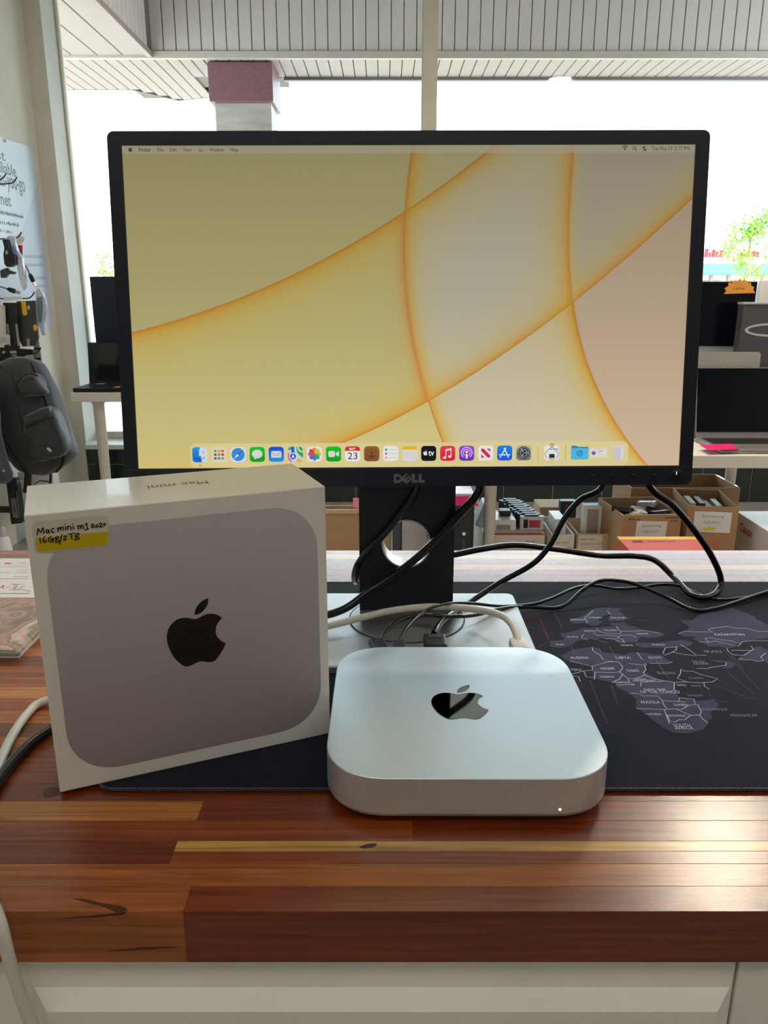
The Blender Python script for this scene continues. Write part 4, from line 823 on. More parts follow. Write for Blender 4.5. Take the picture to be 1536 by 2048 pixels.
i12 = ic(12, 'black dock icon with fruit emblem and the letters tv'); i12.plate((14, 16, 20)); i12.k += 1; put_emblem(i12.mb, i12.f(i12.k), -0.22, 0.04, 0.27, emat((222, 222, 222))); i12.t('tv', 0.17, 0.02, 0.38, 0.32, (222, 222, 222), 0.02).done()
i13 = ic(13, 'red music note dock icon'); i13.grad((224, 60, 80), (206, 26, 56)); i13.l([(-0.12, -0.28), (-0.12, 0.25), (0.22, 0.32), (0.22, -0.2)], 0.025, (230, 222, 222), 1).p([(-0.14, 0.15), (-0.14, 0.27), (0.245, 0.345), (0.245, 0.22)], (230, 222, 222)).c(-0.21, -0.29, 0.11, (230, 222, 222), 0.08).c(0.13, -0.21, 0.11, (230, 222, 222), 0.08).done()
i14 = ic(14, 'purple broadcast dock icon'); i14.grad((150, 70, 205), (110, 40, 170))
for r_ in (0.36, 0.23): i14.l([(r_*math.cos(a), 0.03+r_*math.sin(a)) for a in [PI*(-0.28)+PI*1.56*q/14 for q in range(15)]], 0.022, (226, 214, 236), 1)
i14.c(0, 0.08, 0.085, (230, 220, 240)).p(rrect(0.14, 0.32, 0.07, 4, 0, -0.2), (230, 220, 240)).done()
i15 = ic(15, 'white dock icon with slanted red letter N'); i15.plate((226, 222, 220)); RD = (205, 40, 66)
i15.p([(-0.3, 0.3), (-0.14, 0.3), (0.3, -0.14), (0.3, -0.3), (0.14, -0.3), (-0.3, 0.14)], RD).p([(0.06, 0.3), (0.3, 0.3), (0.3, 0.06)], (200, 60, 80)).p([(-0.06, -0.3), (-0.3, -0.3), (-0.3, -0.06)], (200, 50, 70)).done()
i16 = ic(16, 'blue dock icon with letter A of sticks'); i16.grad((20, 130, 225), (20, 84, 205)); CW = (222, 228, 236)
i16.l([(0.06, 0.32), (-0.2, -0.12)], 0.035, CW).l([(-0.25, -0.22), (-0.28, -0.28)], 0.035, CW).l([(-0.04, 0.32), (0.25, -0.28)], 0.035, CW).l([(-0.34, -0.12), (0.06, -0.12)], 0.035, CW).l([(0.22, -0.12), (0.34, -0.12)], 0.035, CW).done()
i17 = ic(17, 'grey gear dock icon'); i17.grad((176, 178, 176), (116, 118, 116)); i17.c(0, 0, 0.43, (30, 34, 36)); i17.c(0, 0, 0.37, (150, 152, 150)); i17.c(0, 0, 0.33, (34, 38, 40)); i17.c(0, 0, 0.25, (150, 152, 150)); i17.c(0, 0, 0.2, (40, 44, 46))
for a in (PI/6*0, 2*PI/3, 4*PI/3): i17.l([(0.03*math.cos(a), 0.03*math.sin(a)), (0.34*math.cos(a), 0.34*math.sin(a))], 0.03, (160, 162, 160), 1)
i17.c(0, 0, 0.05, (40, 44, 46)).done()
c18 = (.1339,.0114); i18 = Icon('icon', c18[0], IZ, 'white dock icon of a chip held in tongs'); i18.plate((222, 222, 222))
i18.l(circ(0.1, 12, 0, 0.5)+circ(0.1, 12, 0, 0.5)[:1], 0.025, (96, 96, 92), 1).l([(-0.02, 0.38), (-0.4, 0.02), (-0.42, -0.18), (-0.32, -0.34)], 0.022, (130, 130, 130)).l([(0.02, 0.38), (0.4, 0.02), (0.42, -0.18), (0.32, -0.34)], 0.022, (130, 130, 130)).l([(-0.14, 0.24), (0.42, 0.24)], 0.018, (80, 80, 80), 1).p([(-0.16, -0.08), (0.18, -0.08), (0.2, -0.34), (-0.18, -0.34)], (40, 42, 44))
for j in range(6): i18.l([(-0.16+j*0.066, -0.36), (-0.16+j*0.066, -0.47)], 0.012, (60, 60, 60), 1)
i18.done()
c19 = (.1603,.0117); i19 = Icon('icon', c19[0], IZ, 'blue folder dock icon with down arrow'); i19.p([(-0.56, 0.42), (-0.5, 0.46), (-0.24, 0.46), (-0.12, 0.38), (0.54, 0.38), (0.58, 0.33), (0.58, -0.4), (0.52, -0.46), (-0.52, -0.46), (-0.58, -0.4)], (50, 130, 165)).p([(-0.58, 0.3), (0.58, 0.3), (0.58, -0.4), (0.52, -0.46), (-0.52, -0.46), (-0.58, -0.4)], (74, 176, 216)).c(0, -0.04, 0.21, (52, 140, 178)).l([(0, 0.06), (0, -0.14)], 0.016, (96, 180, 210)).l([(-0.08, -0.07), (0, -0.15), (0.08, -0.07)], 0.016, (96, 180, 210), 1).done()
c20 = (.1783,.0116); i20 = Icon('icon', c20[0], IZ, 'tiny minimised window in the dock'); i20.p(rrect(1.1, 0.62, 0.02, 2), (216, 212, 206)); i20.c(-0.34, -0.03, 0.13, (110, 60, 130)).c(-0.34, 0.02, 0.08, (160, 96, 170)); i20.l([(-0.08, 0.1), (0.26, 0.12)], 0.014, (120, 112, 112), 1).l([(-0.1, -0.02), (0.12, -0.02)], 0.01, (160, 156, 156), 1).l([(-0.1, -0.1), (0.26, -0.1)], 0.008, (170, 166, 166), 1).l([(-0.3, 0.24), (0.3, 0.24)], 0.008, (150, 146, 146), 1).done()
c21 = (.1967,.012); i21 = Icon('icon', c21[0], IZ, 'pale waste bin dock icon'); i21.p([(-0.42, 0.46), (0.42, 0.46), (0.34, -0.48), (0.24, -0.54), (-0.24, -0.54), (-0.32, -0.48)], (196, 194, 198)).p([(-0.42, 0.46), (0.42, 0.46), (0.41, 0.36), (-0.41, 0.36)], (210, 208, 210)).p([(0.2, 0.3), (0.4, 0.34), (0.32, -0.46), (0.16, -0.5)], (210, 208, 212)).done()
# ---- stand
SX = 0.0241; SYF = 0.785; SYB = 0.812; SW2 = 0.0503
m_base = mat('silver_satin_base', (188, 194, 198), 0.36, 0.75, var=0.02)
m_dark = mat('dark_gap', (20, 20, 22), 0.6)
pts = rrect(0.247, 0.181, 0.008, 5, SX, 0.7460)
obj('base_plate', MB().loft([[(a, c, MZ+0.0002) for a, c in pts], [(a, c, MZ+0.006) for a, c in pts], [(SX+(a-SX)*0.992, 0.746+(c-0.746)*0.99, MZ+0.0075) for a, c in pts]]), m_base, mon)
obj('swivel_groove', MB().lathe([(0.0615, MZ+0.0074), (0.0615, MZ+0.0079), (0.0602, MZ+0.0079), (0.0602, MZ+0.0074)], (SX, 0.765, 0), 48), m_dark, mon)
obj('swivel_disc', MB().lathe([(0.0600, MZ+0.007), (0.0600, MZ+0.0082), (0.001, MZ+0.0082)], (SX, 0.765, 0), 48), mat('satin_disc', (180, 186, 191), 0.3, 0.78, var=0.02), mon)
hx, hz, hrx, hrz = 0.0236, 0.0868, 0.0262, 0.0268
hole = circ(1, 48); zlo, zhi = 0.045, 0.128
sq = []
for c_, s_ in hole:
    k_ = min((SW2/abs(c_)) if abs(c_) > 1e-6 else 9, ((zhi-zlo)/2/abs(s_)) if abs(s_) > 1e-6 else 9); sq.append((SX+c_*k_, (zlo+zhi)/2+s_*k_))
for cx_, cz_ in ((1, 1), (-1, 1), (-1, -1), (1, -1)):   # snap the nearest ring points to the corners
    tgt = (SX+cx_*SW2, (zlo+zhi)/2+cz_*(zhi-zlo)/2); j = min(range(48), key=lambda i: (sq[i][0]-tgt[0])**2+(sq[i][1]-tgt[1])**2); sq[j] = tgt
hol = [(hx+c_*hrx, hz+s_*hrz) for c_, s_ in hole]
mb = MB().ring(sq, hol, lambda a, c: (a, SYF, c), lambda a, c: (a, SYB, c))
mb.box2((SX-SW2, SYF, MZ+0.008), (SX+SW2, SYB, zlo)); mb.box2((SX-SW2, SYF, zhi), (SX+SW2, SYB, 0.37))
obj('column', mb, m_std, mon)
rng = [(hx+c_*(hrx-0.0001), hz+s_*(hrz-0.0001)) for c_, s_ in hole]; rni = [(hx+c_*(hrx-0.0016), hz+s_*(hrz-0.0016)) for c_, s_ in hole]
obj('cable_hole_ring', MB().ring(rng, rni, lambda a, c: (a, SYF-0.0006, c), lambda a, c: (a, SYB+0.0006, c)), mat('bright_grey_ring', (200, 202, 205), 0.3, 0.3), mon, True)
obj('mount', MB().box2((SX-0.05, 0.768, 0.25), (SX+0.05, 0.79, 0.36), 0.004), m_std, mon)

# ================================================================ cables
m_cb = mat('black_cable_rubber', (11, 12, 15), 0.24, var=0.05, scale=30)
m_cw = mat('white_cable_rubber', (214, 212, 200), 0.4, var=0.04, scale=30)
def cable(name, label, path, r, m, k=8, n=10):
    mb = MB().tube(catmull(path, k), r, n); o = obj(name, mb, m, None, True, origin=path[0]); return tag(o, label, 'cable')
def cable_t(name, label, path, r, m, k=8):
    t = thing(name, label, 'cable', path[0]); obj('cord', MB().tube(catmull(path, k), r, 10), m, t, True); return t
wh = [(.1237,.66,.032),(.1236,.672,.0361),(.1207,.69,.0393),(.114,.71,.0379),(.0975,.735,.0326),(.0711,.752,.0282),(.0428,.757,.0267),(.0062,.75,.0251),(-.0244,.735,.0238),(-.0501,.722,.0224)]
wh += [(-0.12, 0.703, 0.012), (-0.20, 0.665, 0.0085), (-0.262, 0.615, 0.0085)]
wh += [(-.2938,.6012,.004),(-.2985,.5853,.0036),(-.2969,.5559,.0036),(-.2915,.5254,.0036),(-.2823,.4905,.0036),(-.267,.4461,.0036),(-.2494,.4079,.0036),(-.2306,.3782,.004)]
wh += [(-.22,.3645,.0033),(-.2156,.3595,-.0023),(-.2137,.358,-.0172),(-.2107,.357,-.0393),(-.2055,.356,-.066),(-.1992,.356,-.0939)]
t = cable_t('power_cable', 'white power cable curving behind the carton and hanging over the counter edge', wh, 0.0036, m_cw)
p0 = Vector(wh[0]); obj('plug', MB().box((p0.x, p0.y-0.004, p0.z-0.003), (0.015, 0.024, 0.012), 0.003), m_cw, t, True)
c2 = [(0.03, 0.767, 0.215), (0.068, 0.769, 0.182)]+[(.0981,.774,.1526),(.0709,.774,.1153),(.0479,.772,.0887),(.0168,.77,.0618),(-.0147,.765,.0414),(-.052,.752,.022)]
c2a = c2+[(-0.13, 0.722, 0.018), (-0.21, 0.66, 0.0105), (-0.245, 0.60, 0.0075)]+[(-.2672,.5565,.005),(-.2759,.5357,.0045),(-.2784,.509,.0045),(-.2774,.4821,.0045),(-.2729,.4449,.0045)]
cable('monitor_cable', 'thick black cable slanting across the stand and out left past the carton', c2a, 0.0042, m_cb)
c1 = [(0.04, 0.775, 0.20)]+[(.0344,.778,.1505),(.0176,.778,.1222),(0,.778,.0989),(-.0173,.777,.0816),(-.0276,.781,.0657),(-.032,.795,.0481),(-.0312,.815,.0323)]+[(-0.025, 0.828, 0.045), (-0.005, 0.834, 0.028), (0.01, 0.838, 0.02)]
cable('monitor_cable', 'black cable wrapping round the left edge of the monitor stand', c1, 0.0034, m_cb)
hd = [(0.22, 0.775, 0.20)]+[(.2278,.79,.1492),(.2067,.795,.1322),(.1924,.8,.1098),(.1802,.805,.079),(.1633,.81,.0553),(.1312,.81,.0354),(.0981,.805,.0143),(.0771,.775,.0145),(.0611,.735,.0227),(.0516,.7,.0285),(.0477,.685,.0291)]
t = cable_t('video_cable', 'black video cable looping from behind the screen down to the silver computer', hd, 0.0031, m_cb)
p0 = Vector(hd[-1]); mb = MB().box((p0.x, p0.y-0.018, p0.z-0.002), (0.021, 0.026, 0.011), 0.002); obj('plug', mb, m_blk, t)
obj('plug_grip', MB().box((p0.x, p0.y-0.012, p0.z+0.0037), (0.013, 0.008, 0.0006), 0.0002), mat('grip_grey', (52, 56, 60), 0.5), t)
p4 = [(0.26, 0.775, 0.20)]+[(.2745,.785,.1509),(.3067,.8,.1254),(.3409,.82,.0914),(.374,.845,.0538),(.395,.86,.0207),(.3894,.85,.0077),(.3655,.8305,.0075),(.3525,.8418,.0085),(.3483,.885,.0133),(.3308,.9,.0278),(.3059,.9,.0336),(.2632,.9,.0342),(.2055,.89,.0459),(.1555,.88,.0543),(.1144,.86,.056),(.084,.845,.055),(.0633,.835,.0548)]
cable('mains_cable', 'black mains cord looping down onto the mat at the right of the monitor', p4, 0.0036, m_cb)
tb = [(-.0028,.665,.0322),(.0033,.685,.0322),(.0158,.71,.032),(.0389,.73,.0293),(.0676,.74,.0233),(.0951,.755,.0185),(.132,.79,.0116),(.1617,.8027,.0075),(.1897,.8034,.006),(.2049,.8082,.01),(.2238,.8221,.02),(.2431,.8331,.026),(.2616,.8379,.026),(.287,.8356,.022),(.3186,.8249,.011),(.3409,.8001,.0056),(.367,.803,.0056),(.4109,.8273,.007),(.4466,.8478,.008),(.5183,.8906,.006)]
t = cable_t('usb_cable', 'thin black cable from the computer back, lower one crossing the map to the right', tb, 0.0021, m_cb)
p0 = Vector(tb[0]); obj('plug', MB().box((p0.x-0.002, p0.y-0.010, p0.z-0.001), (0.015, 0.022, 0.007), 0.002, rot=(0, 0, 0.25)), m_blk, t)
ta = [(.0134,.66,.0331),(.0225,.69,.0336),(.0383,.72,.0357),(.0571,.74,.036),(.0859,.77,.0258),(.1272,.795,.0119),(.1618,.8038,.01),(.1867,.8174,.011),(.2208,.8436,.014),(.2474,.8567,.012),(.2733,.8634,.0056),(.3039,.8667,.0056),(.3277,.8677,.009),(.3481,.8589,.0105),(.3659,.8429,.0056),(.3834,.8292,.0056),(.4153,.8367,.005),(.4476,.8491,.005),(.5135,.881,.0045)]
t = cable_t('usb_cable', 'thin black cable from the computer back, upper one beside its twin', ta, 0.0017, m_cb)
p0 = Vector(ta[0]); obj('plug', MB().box((p0.x, p0.y-0.009, p0.z-0.001), (0.012, 0.018, 0.006), 0.0015), m_blk, t)

# ================================================================ display tables by the window
m_tab = mat('white_table_laminate', (228, 222, 210), 0.4, var=0.02)
m_leg = mat('white_metal_leg', (218, 210, 196), 0.4, var=0.02)
def table(label, x0, x1, y0, y1, zt, th, legs, r=0.02):
    t = thing('display_table', label, 'table', ((x0+x1)/2, (y0+y1)/2, FZ), 'white display tables by the window')
    obj('table_top', MB().box2((x0, y0, zt-th), (x1, y1, zt), 0.003), m_tab, t)
    for lx, ly in legs: obj('leg', MB().lathe([(r*0.8, FZ), (r, FZ+0.1), (r*1.15, zt-th-0.02), (r*1.6, zt-th)], (lx, ly, 0), 16), m_leg, t, True)
TZ = -0.217
table('white display table at the right holding the open silver laptop', 0.34, 2.0, 2.72, 3.34, TZ, 0.047, [(0.392, 2.78), (1.94, 2.78), (0.392, 3.27), (1.49, 3.27), (1.94, 3.27)])
TZL = -0.1935; TX0 = -1.7257
table('white display table at the left under the dark laptop', TX0, -0.55, 4.3, 4.76, TZL, 0.05, [(TX0+0.13, 4.36), ((TX0+0.13)*4.70/4.36, 4.70), (-0.62, 4.36), (-0.62, 4.70)], 0.027)
m_dk = mat('dark_screen_glass', (6, 8, 18), 0.16, var=0.02, spec=0.3)
m_dkb = mat('dark_casing', (19, 23, 38), 0.45)
m_sil = mat('silver_casing', (196, 194, 190), 0.35, 0.6, var=0.02)
m_key = mat('black_keys', (22, 22, 26), 0.5)
m_orange = mat('orange_card', (226, 152, 60), 0.6); m_pinkc = mat('hot_pink_card', (222, 20, 106), 0.6)
# black laptop on the left table
lx0 = -1.7204
lt = thing('laptop', 'open black laptop with dark screen on the left-hand table', 'laptop', (lx0+0.19, 4.45, TZL), 'laptops on display')
obj('base', MB().box2((lx0, 4.33, TZL+0.001), (lx0+0.38, 4.58, TZL+0.022), 0.004), m_dkb, lt)
obj('keyboard', MB().box2((lx0+0.03, 4.40, TZL+0.022), (lx0+0.35, 4.55, TZL+0.0235)), m_key, lt)
scz = 0.0594
obj('lid', MB().add([(lx0+0.005, 4.575, TZL+0.02), (lx0+0.375, 4.575, TZL+0.02), (lx0+0.375, 4.61, scz), (lx0+0.005, 4.61, scz), (lx0+0.005, 4.587, TZL+0.02), (lx0+0.375, 4.587, TZL+0.02), (lx0+0.375, 4.618, scz), (lx0+0.005, 4.618, scz)], [(0, 1, 2, 3), (4, 7, 6, 5), (0, 4, 5, 1), (1, 5, 6, 2), (2, 6, 7, 3), (3, 7, 4, 0)]), m_dkb, lt)
k_ = (4.61-4.575)/(scz-TZL-0.02)
obj('display', MB().add([(lx0+0.012, 4.5738+k_*0.012, TZL+0.034), (lx0+0.368, 4.5738+k_*0.012, TZL+0.034), (lx0+0.368, 4.5738+k_*(scz-TZL-0.03), scz-0.01), (lx0+0.012, 4.5738+k_*(scz-TZL-0.03), scz-0.01)], [(0, 1, 2, 3)]), mat('glossy_dark_display', (24, 26, 30), 0.08), lt)
obj('spec_label', MB().box((lx0+0.085, 4.53, TZL+0.024), (0.05, 0.025, 0.001)), mat('white_print_paper'), lt)
tag(obj('price_tag', MB().box((-1.4727, 4.37, TZL+0.0245), (0.055, 0.05, 0.002), 0.0005), m_orange), 'small orange price tag lying on the black laptop keyboard', 'price tag')
# dark monitor behind it
dx0 = -1.6944; dzt = 0.4259
dmn = thing('dark_monitor', 'large dark switched-off monitor standing behind the black laptop', 'monitor', (dx0+0.3, 4.69, TZL))
obj('panel', MB().box2((dx0, 4.68, TZL+0.10), (dx0+0.56, 4.715, dzt), 0.006), m_dkb, dmn)
obj('display', MB().box2((dx0+0.008, 4.678, TZL+0.13), (dx0+0.552, 4.681, dzt-0.008)), mat('navy_dark_display', (20, 25, 42), 0.35), dmn)
obj('foot', MB().box2((dx0+0.18, 4.66, TZL+0.001), (dx0+0.38, 4.75, TZL+0.012), 0.003).box2((dx0+0.25, 4.70, TZL+0.01), (dx0+0.31, 4.72, TZL+0.14)), m_dkb, dmn)
# right table: all-in-one computer, laptops, boxed speaker
ax1 = 1.5142; azt = 0.3840; azb = 0.1263
aio = thing('all_in_one_computer', 'switched-off display with silver chin and orange starburst tag on the right table', 'computer', (ax1-0.3, 3.29, TZ))
obj('panel', MB().box2((ax1-0.62, 3.29, azb-0.045), (ax1, 3.31, azt), 0.008), m_sil, aio)
obj('display', MB().box2((ax1-0.616, 3.2875, azb), (ax1-0.004, 3.291, azt-0.003), 0.001), m_dk, aio)
obj('foot', MB().box2((ax1-0.42, 3.22, TZ+0.0005), (ax1-0.2, 3.335, TZ+0.008), 0.003).box2((ax1-0.38, 3.311, TZ+0.006), (ax1-0.24, 3.325, azb)), m_sil, aio)
st = [(1.3783,.3335),(1.386,.3447),(1.3782,.3558),(1.3926,.3644),(1.391,.378),(1.4078,.3767),(1.4168,.3866),(1.4263,.3829),(1.4366,.3927),(1.4453,.3841),(1.4535,.3902),(1.4609,.3829),(1.4654,.3878),(1.4704,.378),(1.4821,.3767),(1.4836,.3657),(1.497,.3607),(1.4946,.3496),(1.5039,.3372)]
stg = tag(obj('starburst_tag', MB().prism(st, lambda a, c: (a, 3.2825, c), lambda a, c: (a, 3.2855, c)), m_orange, origin=(st[0][0], 3.283, st[0][1])), 'orange starburst price tag stuck on the switched-off display', 'price tag')
mb = MB(); scribble(mb, lambda a, c: (a, 3.2822, c), *(1.436,.3548), 0.045, 0.011, None, 3); 
w0 = Vector((st[0][0], 3.283, st[0][1])); obj('tag_writing', mb, mat('brown_ink', (150, 100, 60), 0.6), stg)
# grey boxed speaker
gx0 = 1.4092; gzt = 0.2999
gb = thing('speaker_box', 'dark grey carton with a pale ring printed on its front, right table', 'box', (gx0+0.12, 3.2, TZ))
obj('carton', MB().box2((gx0, 3.16, TZ+0.001), (gx0+0.24, 3.21, gzt-0.006), 0.002), mat('dark_grey_card', (74, 74, 80), 0.5, var=0.03), gb)
obj('lid', MB().box2((gx0-0.003, 3.157, gzt-0.006), (gx0+0.243, 3.213, gzt+0.003), 0.002), mat('pale_grey_card', (176, 178, 186), 0.4), gb)
rc = (1.5295,.197)
o_ = circ(0.105, 40, *rc, 0.026); i_ = circ(0.092, 40, *rc, 0.018)
obj('ring_print', MB().ring(o_, i_, lambda a, c: (a, 3.1592, c), lambda a, c: (a, 3.1598, c)), mat('silver_print', (190, 190, 190), 0.4), gb)
bx0 = 1.5132
tag(obj('white_carton', MB().box2((bx0+0.006, 3.285, TZ), (bx0+0.2, 3.335, 0.3880), 0.003), mat('white_print_paper')), 'plain pale carton behind the switched-off display at the right edge', 'box')
# silver laptop seen from the back
sx1 = 1.4529; szt = 0.1189
sl = thing('laptop', 'silver laptop seen from behind, its lid edge above the open laptop', 'laptop', (sx1-0.16, 3.1, TZ), 'laptops on display')
obj('base', MB().box2((sx1-0.33, 3.066, TZ+0.001), (sx1+0.0, 3.15, TZ+0.014), 0.004), m_sil, sl)
pl = rrect(0.33, szt-TZ-0.012, 0.012, 5, sx1-0.165, (szt+TZ+0.012)/2)
obj('lid', MB().prism(pl, lambda a, c: (a, 3.052+0.02*(c-TZ), c), lambda a, c: (a, 3.059+0.02*(c-TZ), c)), m_sil, sl, True)
# open laptop with dark screen
ox0 = 1.2056; ozt = 0.0617
ol = thing('laptop', 'open grey laptop with black screen and pink tag at the table front', 'laptop', (ox0+0.2, 2.87, TZ), 'laptops on display')
obj('base', MB().box2((ox0, 2.745, TZ+0.001), (ox0+0.40, 2.985, TZ+0.017), 0.005), mat('space_grey_casing', (150, 146, 146), 0.35, 0.5), ol)
for r_ in range(5):
    for c_ in range(13): obj('key', MB().box((ox0+0.032+c_*0.028, 2.862+r_*0.0235, TZ+0.0175), (0.025, 0.020, 0.0015)), m_key, ol)
kp = obj('keyboard_well', MB().box2((ox0+0.014, 2.848, TZ+0.0165), (ox0+0.386, 2.972, TZ+0.0172)), mat('key_well', (40, 40, 44), 0.6), ol)
def slab(x0, x1, a, b_, th):
    (y0, z0_), (y1, z1_) = a, b_
    return MB().add([(x0, y0, z0_), (x1, y0, z0_), (x1, y1, z1_), (x0, y1, z1_), (x0, y0+th, z0_), (x1, y0+th, z0_), (x1, y1+th, z1_), (x0, y1+th, z1_)], [(0, 1, 2, 3), (4, 7, 6, 5), (0, 4, 5, 1), (1, 5, 6, 2), (2, 6, 7, 3), (3, 7, 4, 0)])
obj('lid', slab(ox0, ox0+0.40, (2.98, TZ+0.016), (3.04, ozt), 0.006), mat('space_grey_casing'), ol)
kk = 0.06/(ozt-TZ-0.016)
obj('display', slab(ox0+0.002, ox0+0.398, (2.9785+kk*0.022, TZ+0.038), (2.9785+kk*(ozt-TZ-0.019), ozt-0.003), 0.001), m_dk, ol)
tag(obj('price_tag', MB().prism([(1.1579,2.8171),(1.2841,2.8464),(1.2679,2.7417),(1.1534,2.7235)], lambda a, c: (a, c, TZ+0.0173), lambda a, c: (a, c, TZ+0.0188)), m_pinkc), 'pink price tag lying on the open laptop palm rest', 'price tag')

# ================================================================ cartons and stock under the right table
m_cb1 = mat('brown_cardboard', (176, 138, 100), 0.75, var=0.08, scale=14); m_cb2 = mat('pale_cardboard', (196, 168, 134), 0.75, var=0.08, scale=14)
m_wht = mat('white_carton_card', (226, 214, 200), 0.6, var=0.03)
PZ = FZ+0.0005
def rotp(p, c, a): 
    x_, y_ = p[0]-c[0], p[1]-c[1]; return (c[0]+x_*math.cos(a)-y_*math.sin(a), c[1]+x_*math.sin(a)+y_*math.cos(a), p[2])
def open_box(name, label, x0, x1, y0, y1, z0, z1, m, yaw=0.0, th=0.006, parent_label=None):
    t = thing(name, label, 'box', (x0, y0, z0), 'stock cartons under the right table', rot=(0, 0, yaw))
    w, d, h = x1-x0, y1-y0, z1-z0
    for nm, a, b_ in (('front_wall', (0, 0, 0), (w, th, h)), ('back_wall', (0, d-th, 0), (w, d, h)), ('side_wall', (0, th, 0), (th, d-th, h)), ('side_wall', (w-th, th, 0), (w, d-th, h)), ('bottom', (th, th, 0), (w-th, d-th, th))):
        obj(nm, MB().box2(a, b_), m, t, world=False)
    return t, w, d, h
m_ink2 = mat('pencil_grey_ink', (150, 150, 146), 0.7)
def note(t, x, z, w, h, lines, y=-0.0008, tilt=0.0, yellow=False):
    n = obj('paper_note', MB().box((x, y, z), (w, 0.0008, h), rot=(0, tilt, 0)), mat('white_print_paper'), t, world=False)
    mb = MB()
    for i, (s_, ww) in enumerate(lines): put_text(mb, s_, lambda a, c: (x+a, y-0.0007, z+c), 0, h*(0.30-0.30*i), w*ww, h*0.14, m_ink2)
    obj('note_writing', mb, m_ink2, n, world=False)
    if yellow: obj('marker_stripe', MB().box((x-w*0.08, y-0.0006, z-h*0.34), (w*0.3, 0.0003, h*0.13)), mat('yellow_marker', (232, 214, 40), 0.6), n, world=False)
# tall carton with paper note
tx0 = 1.1151; tx1 = 1.2906; tz = -0.4114
t, w, d, h = open_box('stock_carton', 'tall open brown carton with a white paper note and yellow mark', tx0, tx1, 2.75, 3.02, PZ, tz, m_cb1, math.radians(-8))
note(t, w*0.5, h-0.058, w*0.74, 0.078, [('Samsung', 0.6), ('GALAXY', 0.45), ('$ 10', 0.2)], yellow=True)
mb = MB()
for k in range(7): mb.box((w*0.26+k*0.012, -0.0005, h-0.155), (0.007, 0.0004, 0.05))
obj('orange_print', mb, mat('orange_print_ink', (206, 116, 80), 0.7), t, world=False)
for k, (a, c, hh, mm) in enumerate(((0.02, 0.14, 0.035, 'white_carton_card'), (0.06, 0.16, 0.03, 'dark_grey_card'), (0.085, 0.14, 0.02, 'white_carton_card'), (0.12, 0.15, 0.025, 'pale_grey_card'))):
    px = rotp((tx0+a+0.015, 2.75+c, 0), (tx0, 2.75), math.radians(-8))
    tag(obj('phone_case_pack', MB().box((px[0], px[1], (PZ+0.0065+tz-0.045+hh)/2), (0.022, 0.11, tz-0.045+hh-PZ-0.0065), 0.002, rot=(0, 0, math.radians(-8))), mat(mm)), ('white', 'dark grey', 'lower white', 'pale grey')[k]+' case pack poking up inside the tall brown carton', 'phone case', 'case packs in the tall carton')
# open carton with a printed front
sx0 = 0.8544; sx1_ = 1.0724; szc = -0.4274
t, w, d, h = open_box('stock_carton', 'wide open brown carton full of packs with a slanting paper note', sx0, sx1_, 2.68, 2.93, PZ, szc, m_cb1, math.radians(5))
note(t, w*0.50, h-0.062, w*0.52, 0.075, [('Samsung', 0.66), ('GALAXY', 0.5), ('$ 10', 0.3)], tilt=0.05)
mb = MB(); scribble(mb, lambda a, c: (a, -0.0006, c), w*0.19, h-0.014, 0.038, 0.009, None, 5); scribble(mb, lambda a, c: (a, -0.0006, c), w*0.84, h-0.012, 0.06, 0.009, None, 6); scribble(mb, lambda a, c: (a, -0.0006, c), w*0.88, h-0.024, 0.025, 0.008, None, 7)
obj('carton_print', mb, mat('dark_print_ink', (74, 56, 44), 0.7), t, world=False)
rnd = random.Random(4)
for k in range(11):
    a = 0.03+rnd.random()*(w-0.07); c = 0.04+rnd.random()*(d-0.09); px = rotp((sx0+a, 2.68+c, 0), (sx0, 2.68), math.radians(5))
    mm = ('white_carton_card', 'black_keys', 'pale_grey_card', 'dark_casing', 'white_print_paper', 'teal_card', 'black_keys', 'white_carton_card', 'dark_casing', 'pale_grey_card', 'black_keys')[k]
    if mm == 'teal_card': mat('teal_card', (120, 170, 178), 0.5)
    zt_ = szc-0.012+0.022*rnd.random()
    word = ('white', 'black', 'pale grey', 'charcoal', 'bright white', 'teal', 'glossy black', 'cream', 'dark', 'light grey', 'small black')[k]
    tag(obj('phone_case_pack', MB().box((px[0], px[1], zt_-0.012), (0.045+0.03*rnd.random(), 0.035+0.02*rnd.random(), 0.02), 0.002, rot=(rnd.uniform(-.35, .35), rnd.uniform(-.3, .3), rnd.uniform(0, 3))), mat(mm)), word+' pack lying on the heap in the wide brown carton', 'phone case', 'case packs heaped in the wide carton')
obj('packs_below', MB().box2((0.007, 0.007, 0.006), (w-0.007, d-0.007, h-0.045)), mat('dark_grey_card'), t, world=False)
# large open carton behind both
t, w, d, h = open_box('stock_carton', 'large open brown carton behind the two carton fronts, taped at its right edge', 0.9967, 1.4365, 3.05, 3.30, PZ, -0.4185, m_cb1)
obj('clear_tape', MB().box((w-0.003, d*0.5, h+0.0006), (0.010, d*0.8, 0.0006)), mat('clear_tape', (220, 214, 204), 0.2), t, world=False)
